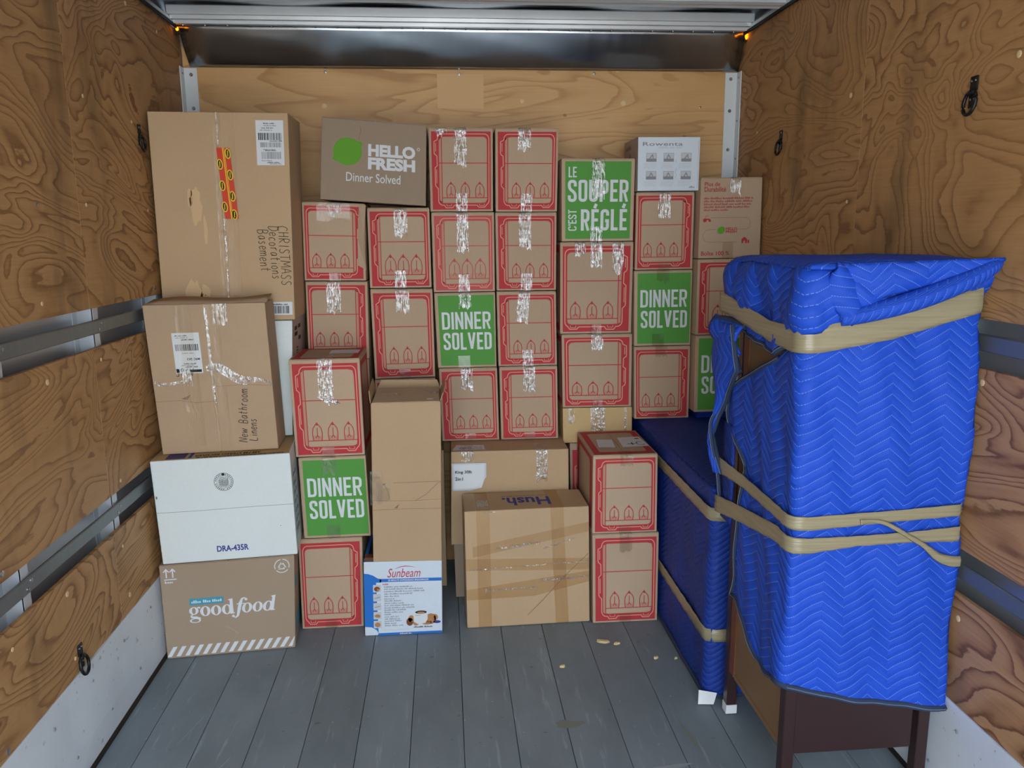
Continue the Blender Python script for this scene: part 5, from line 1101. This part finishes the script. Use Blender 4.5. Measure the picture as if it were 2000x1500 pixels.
A.ell(0.085*w_, 0.475*h_, 0.0075, 0.0075, 'print_red', 2, 14); A.rect(0.09*w_, 0.478*h_, 0.165*w_, 0.495*h_, 'print_red', 2); A.ell(0.165*w_, 0.47*h_, 0.005, 0.005, 'print_red', 2, 12); A.stroke([(0.085*w_, 0.495*h_), (0.10*w_, 0.53*h_), (0.145*w_, 0.525*h_)], 0.0015, 'print_red', 2)
A.poly([(a_*w_, b_*h_) for a_, b_ in [(0.69, 0.185), (0.69, 0.235), (0.735, 0.265), (0.78, 0.235), (0.78, 0.185), (0.75, 0.185), (0.75, 0.215), (0.72, 0.215), (0.72, 0.185)]], 'print_red', 2); A.rect(0.79*w_, 0.185*h_, 0.815*w_, 0.225*h_, 'print_red', 2)
put(c, A); A = Art(w_, h_); A.text('Boîte 100 %', 0.045*w_, 0.035*h_, 0.50*w_, 0.09*h_, 'print_red_text', 2, bold=0.015)
put(c, A); strip(c, 0.56, 0.045, 0.0, 0.22, 'clear_tape', top=0.05, seed=4); strip(c, 0.47, 0.045, 0.8, 1.0, 'faint_tape', jag=0, seed=4)

# ================================================================== BLANKETED FURNITURE
CX0, CX1, CY0, CY1 = 0.868, 1.275, 1.840, 2.285       # chest of drawers footprint
def grid(name, nu, nv, fn, uvfn, mat, parent, origin=(0, 0, 0), thick=0.007, smooth=True):
    V = []; UV = []; Fc = []
    for i in range(nu+1):
        for j in range(nv+1):
            V.append(fn(i/nu, j/nv)); UV.append(uvfn(i/nu, j/nv))
    for i in range(nu):
        for j in range(nv): a_ = i*(nv+1)+j; Fc.append((a_, a_+nv+1, a_+nv+2, a_+1))
    o = mesh_obj(name, V, Fc, mat, parent, origin, smooth, uvs=UV)
    if thick: m_ = o.modifiers.new('thickness', 'SOLIDIFY'); m_.thickness = thick; m_.offset = 0
    return o
# ------------------------------------------------------------------ the chest: four posts, side panel, fibreboard back, top
ch = empty('chest_of_drawers', ((CX0+CX1)/2, (CY0+CY1)/2, 0)); co = ch.location
tag(ch, 'tall dark wood chest of drawers showing legs and fibreboard back below the blue blanket', 'chest')
for x0, x1, y0, y1 in ((CX0, CX0+0.032, CY0, CY0+0.034), (CX1-0.032, CX1, CY0, CY0+0.034), (CX0, CX0+0.032, CY1-0.034, CY1), (CX1-0.032, CX1, CY1-0.034, CY1)):
    bx('leg', 'wood_dark', ch, x0, x1, y0, y1, 0.001, 1.40, 0.002, co)
bx('side_panel', 'wood_dark', ch, CX0+0.032, CX1-0.045, CY0+0.008, CY0+0.026, 0.145, 1.40, 0.001, co)
bx('drawer_front', 'wood_dark', ch, CX1-0.030, CX1-0.012, CY0+0.036, CY1-0.036, 0.145, 1.40, 0.001, co)
bx('side_panel', 'wood_dark', ch, CX0+0.032, CX1-0.045, CY1-0.026, CY1-0.008, 0.145, 1.40, 0.001, co)
bx('back_panel', 'fibreboard', ch, CX0+0.006, CX0+0.011, CY0+0.036, CY1-0.036, 0.165, 1.39, 0.0005, co)
bx('back_rail', 'wood_frame_edge', ch, CX0+0.003, CX0+0.012, CY0+0.035, CY0+0.042, 0.165, 1.39, 0.0005, co)
bx('back_rail', 'wood_orange', ch, CX0+0.002, CX0+0.012, CY1-0.075, CY1-0.036, 0.155, 1.39, 0.0005, co)
bx('bottom_rail', 'fibreboard', ch, CX0+0.004, CX0+0.012, CY0+0.036, CY1-0.075, 0.150, 0.166, 0.0005, co)
bx('top_board', 'wood_dark', ch, CX0-0.004, CX1+0.004, CY0-0.004, CY1+0.004, 1.40, 1.425, 0.002, co)
A_ = bmesh.new(); box_bm(CX0-0.002, CX0+0.034, CY1-0.036, CY1-0.001, 0.004, 0.034, 0.001, A_); bm_obj('foot_tape', A_, 'paper', ch, co)

# ------------------------------------------------------------------ the quilted blanket round it
mb = empty('moving_blanket', ((CX0+CX1)/2, (CY0+CY1)/2, 0.30)); mo = Vector(mb.location)
tag(mb, 'bright blue zigzag quilted blanket taped around the tall chest at right', 'blanket')
BX0, BX1, BY0, BY1 = 0.850, 1.287, 1.818, 2.295         # outer surface of the wrap
TOPZ = 1.452
LEFT_EDGE = [(0.44, 2.200), (0.52, 2.180), (0.69, 2.154), (0.806, 2.149), (0.863, 2.128), (0.902, 2.165), (0.931, 2.210), (0.946, 2.255), (0.981, 2.285), (1.029, 2.285), (1.068, 2.262), (1.131, 2.134), (1.214, 1.950), (1.24, 1.900), (1.30, 1.880)]
HEM = [(-0.40, 0.442), (-0.31, 0.440), (-0.235, 0.401), (-0.16, 0.357), (-0.085, 0.352), (-0.03, 0.368), (0.0, 0.372), (0.05, 0.352), (0.167, 0.324), (0.416, 0.287), (0.50, 0.280)]
RC = 0.014                                             # corner radius
LF = BX1-BX0
def wrap_pt(s, z, off=0.0):
    """s<0: along the left face towards the back; s>0: along the front face to the right"""
    h = RC*math.pi/4
    if s < -h: p_, n_ = Vector((BX0, BY0+RC-(s+h), z)), Vector((-1, 0, 0))
    elif s < h:
        t = (s+h)/(2*h)*math.pi/2; n_ = Vector((-math.cos(t), -math.sin(t), 0)); p_ = Vector((BX0+RC, BY0+RC, z))+n_*RC
    elif s < LF-RC+h: p_, n_ = Vector((BX0+RC+(s-h), BY0, z)), Vector((0, -1, 0))
    else: p_, n_ = Vector((BX1, BY0+(s-(LF-RC+h)), z)), Vector((1, 0, 0))
    p_ = p_+n_*off; p_.x = min(p_.x, 1.2945); return p_
def puff(s, z):
    return 0.0035*math.sin(s*31+z*7)+0.003*math.sin(z*17-s*9)+0.002*math.sin(s*70+z*23)
S_END = LF+0.06
def main_sz(u, v):
    z0 = 0.44+(1.30-0.44)*v
    y_l = interp(LEFT_EDGE, z0); s0 = -(y_l-BY0-RC+RC*math.pi/4)
    s = s0+(S_END-s0)*(u**0.9); zb = interp(HEM, s); zt = 1.30+0.08*max(0, min(1, s/LF))
    return s, zb+(zt-zb)*v
def main_pt(u, v):
    s, z = main_sz(u, v); o_ = puff(s, z)+0.004
    pinch = 0.010*math.exp(-((z-0.80)/0.035)**2)+0.006*math.exp(-((z-1.29)/0.05)**2)
    flare = 0.020*max(0, (0.42-z)/0.14) if s > 0 else 0.006*max(0, (0.5-z)/0.15)
    bulge = 0.012*math.sin(max(0, min(1, (z-0.85)/0.42))*math.pi)*max(0, min(1, (s+0.05)*5))*0.6
    return wrap_pt(s, z, o_-pinch*0.6+flare*0.4+bulge)
grid('cover', 96, 84, main_pt, main_sz, 'quilt_blue', mb, mo)
def hem_strip(name, pts, nrm, wd, parent, origin, tubular=False):
    """denim binding: a flattened tube with a pale row of stitching"""
    V, Fc = tube_mesh(pts, wd, 8); o = mesh_obj(name, V, Fc, 'hem_denim', parent, origin, True)
    q = [p_+Vector(n_)*wd*1.02 for p_, n_ in zip(pts, nrm)]
    V, Fc = tube_mesh(q, 0.0011, 5); st = mesh_obj('stitching', V, Fc, 'hem_thread', o, (0, 0, 0))
    for v_ in st.data.vertices: v_.co -= Vector(origin)
    return o
bot = [Vector(main_pt(i/60, 0)) for i in range(61)]
for p_ in bot: p_.x = min(p_.x, 1.287)
def nr(p_): return (-1, -0.2, 0) if p_.y > BY0+0.03 else (0, -1, 0.1)
hem_strip('hem', bot, [nr(p_) for p_ in bot], 0.0095, mb, mo)
edge = [Vector(main_pt(0, j/50))+Vector((-0.002, 0, 0)) for j in range(0, 46)]
hem_strip('hem', edge, [(-1, -0.25, 0)]*len(edge), 0.0075, mb, mo)
# upper cap: folded over the top, hanging down both visible sides
CAPB = [(-0.50, 1.352), (-0.46, 1.300), (-0.37, 1.248), (-0.20, 1.228), (-0.12, 1.218), (-0.05, 1.262), (0.0, 1.285), (0.10, 1.300), (0.22, 1.315), (0.42, 1.375), (0.55, 1.38)]
def cap_sz(u, v):
    s = -0.495+(S_END+0.495)*u; zb = interp(CAPB, s); return s, zb+(TOPZ-0.012-zb)*v
def cap_pt(u, v):
    s, z = cap_sz(u, v); t = v
    o_ = 0.011+puff(s*1.3, z*1.5)*1.3+0.017*math.sin(math.pi*min(1, t*1.02))*(0.6+0.4*math.sin(s*14+1))+ (0.016*t*max(0, min(1, s/0.40)))
    o_ += 0.010*math.sin((s*24)+z*40)*t*(1-t)*2
    rnd = max(0, (t-0.82)/0.18); o_ -= 0.012*rnd*rnd
    return wrap_pt(s, z, o_)
grid('cover', 90, 20, cap_pt, cap_sz, 'quilt_blue', mb, mo)
caph = [Vector(cap_pt(0.05+i/40*0.37, 0))+Vector((-0.001, 0, 0)) for i in range(41)]
hem_strip('hem', caph, [(-1, -0.2, 0)]*41, 0.0075, mb, mo)
def top_pt(u, v):
    x_ = BX0-0.004+(BX1-BX0+0.006)*u; y_ = BY0-0.018-0.012*u+(BY1+0.045-BY0)*v
    e_ = min(u, 1-u, v, 1-v); return Vector((x_, y_, TOPZ-0.012+0.013*min(1, e_*14)**0.5+0.003*math.sin(x_*21+y_*13)+0.004*math.sin(u*9)*v))
grid('top_cover', 36, 36, top_pt, lambda u, v: (u*0.44+0.02, v*0.5), 'quilt_blue', mb, mo)
# diagonal rolled fold across the front of the cap, running to a corner ear at the right
roll = smooth_path([(0.925, 1.800, 1.318), (1.00, 1.780, 1.338), (1.10, 1.765, 1.368), (1.20, 1.755, 1.408), (1.255, 1.752, 1.437), (1.276, 1.752, 1.450)], 6)
V, Fc = tube_mesh(roll, [0.008+0.016*math.sin(math.pi*min(1, 0.12+i/len(roll)*0.95))**0.7 for i in range(len(roll))], 14)
mesh_obj('fold', V, Fc, 'quilt_blue', mb, mo, True, uvs=[(0.02*(i % 14)/2+0.1, 0.02*(i//14)) for i in range(len(V))])
def ear_pt(u, v):
    a_ = Vector((0.90, 1.795, 1.446)).lerp(Vector((1.284, 1.748, 1.458)), u); b_ = Vector((0.915, 1.796, 1.345)).lerp(Vector((1.272, 1.752, 1.436)), u)
    p_ = a_.lerp(b_, v); p_.y -= 0.012*math.sin(math.pi*v)*(1-u)+0.006*math.sin(u*13+v*4)*(1-u)-0.045*max(0, 1-u/0.22)**2; return p_
grid('fold', 30, 10, ear_pt, lambda u, v: (u*0.4, v*0.11*(1-u*0.7)), 'quilt_blue', mb, mo)
def flat_pt(u, v):      # slack between top edge and ear
    a_ = Vector(top_pt(0.04+u*0.95, 0.02)); b_ = Vector(ear_pt(u, 0.02)); return a_.lerp(b_, v)
grid('fold', 30, 3, flat_pt, lambda u, v: (u*0.4, v*0.06), 'quilt_blue', mb, mo)
def crease_pt(u, v):    # small gathered tuck near the front corner
    a_ = Vector((0.905, 1.800, 1.440)).lerp(Vector((0.955, 1.790, 1.318)), v); w_ = 0.004+0.034*math.sin(math.pi*v)**0.8
    t = (u-0.5)*2; return a_+Vector((w_*t, -0.013*(1-t*t), 0.012*t))
grid('fold', 12, 20, crease_pt, lambda u, v: (u*0.07, v*0.13), 'quilt_blue', mb, mo)
# strip of blanket wrapping round from the back, with its own bound edge and a curled top
def strip_pt(u, v):
    zz = 0.80+0.465*v
    yr = interp([(0.80, 2.27), (0.909, 2.34), (0.972, 2.318), (1.057, 2.255), (1.137, 2.160), (1.20, 2.165), (1.256, 2.185)], zz); yl = interp([(0.80, 2.30), (0.86, 2.315), (0.94, 2.335), (0.98, 2.372), (1.14, 2.376), (1.20, 2.35), (1.256, 2.40)], zz)
    yl = min(yl, 2.318+0.0*zz)
    y_ = yl+(yr-yl)*u; out = 0.022+0.010*math.sin(u*math.pi)+0.008*math.sin(zz*23)+0.02*max(0, (zz-1.15)/0.1)*u
    return Vector((BX0-out-0.02*(1-u), y_, zz))
grid('loose_end', 14, 40, strip_pt, lambda u, v: (v*0.45, u*0.13), 'quilt_blue', mb, mo)
se = [Vector(strip_pt(1, j/40))+Vector((-0.003, 0, 0)) for j in range(41)]
hem_strip('hem', se, [(-1, -0.5, 0)]*41, 0.0075, mb, mo)
curl = smooth_path([(0.838, 2.16, 1.262), (0.822, 2.24, 1.272), (0.806, 2.30, 1.268), (0.802, 2.318, 1.245), (0.812, 2.29, 1.222), (0.820, 2.25, 1.205), (0.824, 2.20, 1.17), (0.826, 2.165, 1.13)], 6)
hem_strip('hem', curl, [(-0.6, -0.6, 0.3)]*len(curl), 0.0105, mb, mo)
def curl_pt(u, v):
    a_ = Vector((0.836, 2.16, 1.268)).lerp(Vector((0.806, 2.316, 1.282)), u); b_ = Vector((0.832, 2.17, 1.18)).lerp(Vector((0.810, 2.316, 1.20)), u); p_ = a_.lerp(b_, v); p_.x -= 0.022*math.sin(math.pi*v); return p_
grid('loose_end', 10, 10, curl_pt, lambda u, v: (u*0.15, v*0.1), 'quilt_blue', mb, mo)
back_e = smooth_path([(0.822, 2.318, 0.985), (0.806, 2.316, 0.965), (0.800, 2.312, 0.935), (0.806, 2.305, 0.88), (0.822, 2.295, 0.80), (0.832, 2.288, 0.70)], 6)
hem_strip('hem', back_e, [(-1, -0.4, 0)]*len(back_e), 0.0055, mb, mo)
# dark inside of the open pleat
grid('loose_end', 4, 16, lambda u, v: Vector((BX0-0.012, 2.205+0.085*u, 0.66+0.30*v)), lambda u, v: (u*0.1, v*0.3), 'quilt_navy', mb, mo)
# tape bands
def band(name, path, mat='tan_tape', nseg=5, parent=mb, origin=None):
    """path: list of (s, z_top, z_bot, offset)"""
    V = []; Fc = []
    P_ = []
    for (s0, a0, b0, o0), (s1, a1, b1, o1) in zip(path, path[1:]):
        for k_ in range(10): t = k_/10; P_.append((s0+(s1-s0)*t, a0+(a1-a0)*t, b0+(b1-b0)*t, o0+(o1-o0)*t))
    P_.append(path[-1])
    for i, (s, a_, b_, o_) in enumerate(P_):
        for j in range(nseg+1): V.append(wrap_pt(s, a_+(b_-a_)*j/nseg, o_+0.0012*math.sin(i*1.7+j*2.3)))
    for i in range(len(P_)-1):
        for j in range(nseg): q = i*(nseg+1)+j; Fc.append((q, q+nseg+1, q+nseg+2, q+1))
    o = mesh_obj(name, V, Fc, mat, parent, mo if origin is None else origin, True); m_ = o.modifiers.new('thickness', 'SOLIDIFY'); m_.thickness = 0.0012; return o
band('tape_band', [(-0.49, 1.352, 1.292, 0.036), (-0.40, 1.338, 1.285, 0.032), (-0.14, 1.300, 1.248, 0.025), (-0.02, 1.300, 1.238, 0.020), (0.03, 1.305, 1.240, 0.020), (0.20, 1.335, 1.270, 0.026), (0.44, 1.398, 1.336, 0.024), (0.47, 1.40, 1.338, 0.02)])
band('tape_band', [(-0.475, 0.848, 0.800, 0.026), (-0.30, 0.842, 0.806, 0.016), (-0.06, 0.835, 0.800, 0.014), (0.03, 0.830, 0.794, 0.014), (0.25, 0.838, 0.808, 0.012), (0.44, 0.849, 0.818, 0.012), (0.47, 0.849, 0.818, 0.012)])
band('tape_band', [(-0.49, 0.722, 0.668, 0.026), (-0.30, 0.748, 0.700, 0.016), (-0.06, 0.782, 0.738, 0.014), (0.03, 0.774, 0.733, 0.014), (0.16, 0.775, 0.748, 0.013), (0.30, 0.780, 0.752, 0.012), (0.44, 0.790, 0.749, 0.012), (0.47, 0.79, 0.749, 0.012)])
V, Fc = tube_mesh(smooth_path([(1.015, BY0-0.016, 0.812), (1.05, BY0-0.018, 0.814), (1.089, BY0-0.018, 0.803), (1.146, BY0-0.018, 0.769), (1.189, BY0-0.018, 0.742), (1.226, BY0-0.017, 0.712), (1.262, BY0-0.016, 0.698), (1.286, BY0-0.014, 0.696)], 5), [0.009, 0.008, 0.007, 0.0055, 0.005, 0.005, 0.006, 0.006, 0.006, 0.006, 0.006, 0.006, 0.006, 0.006, 0.006, 0.006, 0.007, 0.007, 0.007, 0.007, 0.007, 0.008, 0.009, 0.010, 0.011, 0.012, 0.013, 0.014, 0.015, 0.015, 0.016, 0.016, 0.016, 0.016, 0.016, 0.016], 6)
for i_, p_ in enumerate(V): p_.y = BY0-0.016+(p_.y-BY0+0.016)*0.35
mesh_obj('twisted_tape', V, Fc, 'tan_tape', mb, mo, True)
bm = bmesh.new(); bmesh.ops.create_icosphere(bm, subdivisions=2, radius=0.013); bmesh.ops.scale(bm, vec=(0.5, 0.9, 1.3), verts=bm.verts); bmesh.ops.translate(bm, vec=(BX0-0.006, 2.245, 0.792), verts=bm.verts); bm_obj('stuffing', bm, 'paper', mb, mo, True)

# ------------------------------------------------------------------ low dresser wrapped in its own blanket
DX0, DX1, DY0, DY1, DZ = 0.831, 1.286, 2.345, 3.560, 0.736
dr = empty('wrapped_dresser', ((DX0+DX1)/2, (DY0+DY1)/2, 0)); do = Vector(dr.location)
tag(dr, 'low dresser wrapped in dark blue blanket and tan tape behind the tall chest', 'dresser')
bx('body', 'wood_dark', dr, DX0+0.014, DX1-0.01, DY0+0.014, DY1-0.005, 0.02, DZ-0.014, 0.003, do)
RD = 0.016
def dwrap(s, z, off=0.0):
    """s<0 along the left side towards the back, s>0 along the front"""
    h = RD*math.pi/4
    if s < -h: p_, n_ = Vector((DX0, DY0+RD-(s+h), z)), Vector((-1, 0, 0))
    elif s < h: t = (s+h)/(2*h)*math.pi/2; n_ = Vector((-math.cos(t), -math.sin(t), 0)); p_ = Vector((DX0+RD, DY0+RD, z))+n_*RD
    else: p_, n_ = Vector((DX0+RD+s-h, DY0, z)), Vector((0, -1, 0))
    return p_+n_*off
def d_sz(u, v):
    s = -1.18+1.62*u; return s, 0.012+(DZ-0.006-0.012)*v
def d_pt(u, v):
    s, z = d_sz(u, v); lim = 0.0 if s < -0.35 else 1.0
    o_ = (0.003*math.sin(s*19+z*9)+0.002*math.sin(z*33+s*5))*(0.35 if s < -0.4 else 1)+0.005*math.exp(-(s/0.05)**2)
    for zt in (0.23, 0.645): o_ -= 0.005*math.exp(-((z-zt)/0.03)**2)*lim
    return dwrap(s, z, o_)
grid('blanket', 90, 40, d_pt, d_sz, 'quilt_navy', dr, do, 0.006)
def dtop(u, v):
    x_ = DX0-0.002+(DX1-DX0)*u; y_ = DY0-0.004+(DY1-DY0)*v; e_ = min(u*2.2, v*5, 1); return Vector((x_, y_, DZ-0.007+0.006*min(1, e_*4)**0.5))
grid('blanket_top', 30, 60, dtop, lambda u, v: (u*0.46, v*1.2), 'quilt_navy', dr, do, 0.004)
fb = empty('gap_filler_fold', (1.165, 3.37, DZ)); tag(fb, 'added dark fold filling the shadowed gap under the half covered green box', 'blanket')  # added fold, stands in for the dark shadow gap and supports the box
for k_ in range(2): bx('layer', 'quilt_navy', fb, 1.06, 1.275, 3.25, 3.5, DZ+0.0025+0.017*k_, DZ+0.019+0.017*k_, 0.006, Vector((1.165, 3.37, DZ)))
lip = smooth_path([(DX0-0.004, 3.30, DZ-0.012), (DX0-0.007, 2.9, DZ-0.012), (DX0-0.008, 2.6, DZ-0.012), (DX0-0.006, 2.40, DZ-0.011), (DX0+0.004, DY0-0.004, DZ-0.011), (DX0+0.05, DY0-0.008, DZ-0.011), (DX0+0.2, DY0-0.006, DZ-0.011)], 8)
V, Fc = tube_mesh(lip, [0.009+0.0015*math.sin(i*2.1) for i in range(len(lip))], 10); mesh_obj('edge_roll', V, Fc, 'quilt_navy', dr, do, True, uvs=[((i//10)*0.022, 0.006*(i % 10)) for i in range(len(V))])
hm = [dwrap(-1.18+1.62*i/50, 0.012, 0.003) for i in range(51)]
hem_strip('hem', hm, [(-0.7, -0.7, 0.1)]*51, 0.0075, dr, do)
def dband(z0, z1, o_=0.0105):
    V = []; Fc = []
    ss = [-1.0+i*1.3/60 for i in range(61)]
    for i, s in enumerate(ss):
        for j in range(4): V.append(dwrap(s, z0+(z1-z0)*j/3, o_+0.001*math.sin(i*1.9+j)))
    for i in range(60):
        for j in range(3): q = i*4+j; Fc.append((q, q+4, q+5, q+1))
    o = mesh_obj('tape_band', V, Fc, 'tan_tape', dr, do, True); o.modifiers.new('thickness', 'SOLIDIFY').thickness = 0.001
dband(0.665, 0.622); dband(0.252, 0.208)
V = [Vector((DX0-0.030, DY0-0.018, 0.045)), Vector((DX0+0.030, DY0-0.024, 0.034)), Vector((DX0+0.014, DY0-0.040, 0.004)), Vector((DX0-0.036, DY0-0.034, 0.004)), Vector((DX0, DY0-0.026, 0.026))]
tg = mesh_obj('paper_scrap', V, [(0, 4, 1), (1, 4, 2), (2, 4, 3), (3, 4, 0)], 'paper', None, (DX0, DY0-0.03, 0.004)); tg.modifiers.new('thickness', 'SOLIDIFY').thickness = 0.0008
tag(tg, 'white paper scrap on the floor at the foot of the blue dresser', 'paper')

# ================================================================== litter on the floor
def chip(x_, y_, l_, w_, a_, label, seed):
    r = random.Random(seed); n = 9; V = []; c_, s_ = math.cos(a_), math.sin(a_)
    for zz, sc in ((0.0005, 1.0), (0.007, 0.78)):
        for i in range(n):
            t = 2*math.pi*i/n; rr_ = r.uniform(0.75, 1.1)*sc; p_, q_ = l_/2*math.cos(t)*rr_, w_/2*math.sin(t)*rr_
            V.append((x_+p_*c_-q_*s_, y_+p_*s_+q_*c_, zz+(r.uniform(0, 0.002) if zz > 0.001 else 0)))
    Fc = [tuple(range(n-1, -1, -1)), tuple(range(n, 2*n))]+[(i, (i+1) % n, n+(i+1) % n, n+i) for i in range(n)]
    o = mesh_obj('wood_chip', V, Fc, 'chip_wood', None, (x_, y_, 0)); tag(o, label, 'wood chip', 'wood splinters on the floor')
chip(0.568, 2.745, 0.060, 0.022, -0.25, 'longest pale wood splinter on the floor before the red-printed boxes', 1)
chip(0.615, 2.725, 0.026, 0.014, 0.2, 'short pale wood splinter touching the longest one', 2)
chip(0.388, 2.585, 0.026, 0.014, 0.3, 'pale wood splinter in the open floor below the large taped box', 3)
chip(0.735, 2.612, 0.026, 0.012, 0.6, 'pale wood splinter on the floor beside the blue dresser', 4)
chip(0.805, 2.60, 0.014, 0.008, 0.4, 'tiny pale wood crumb against the foot of the blue dresser', 5)
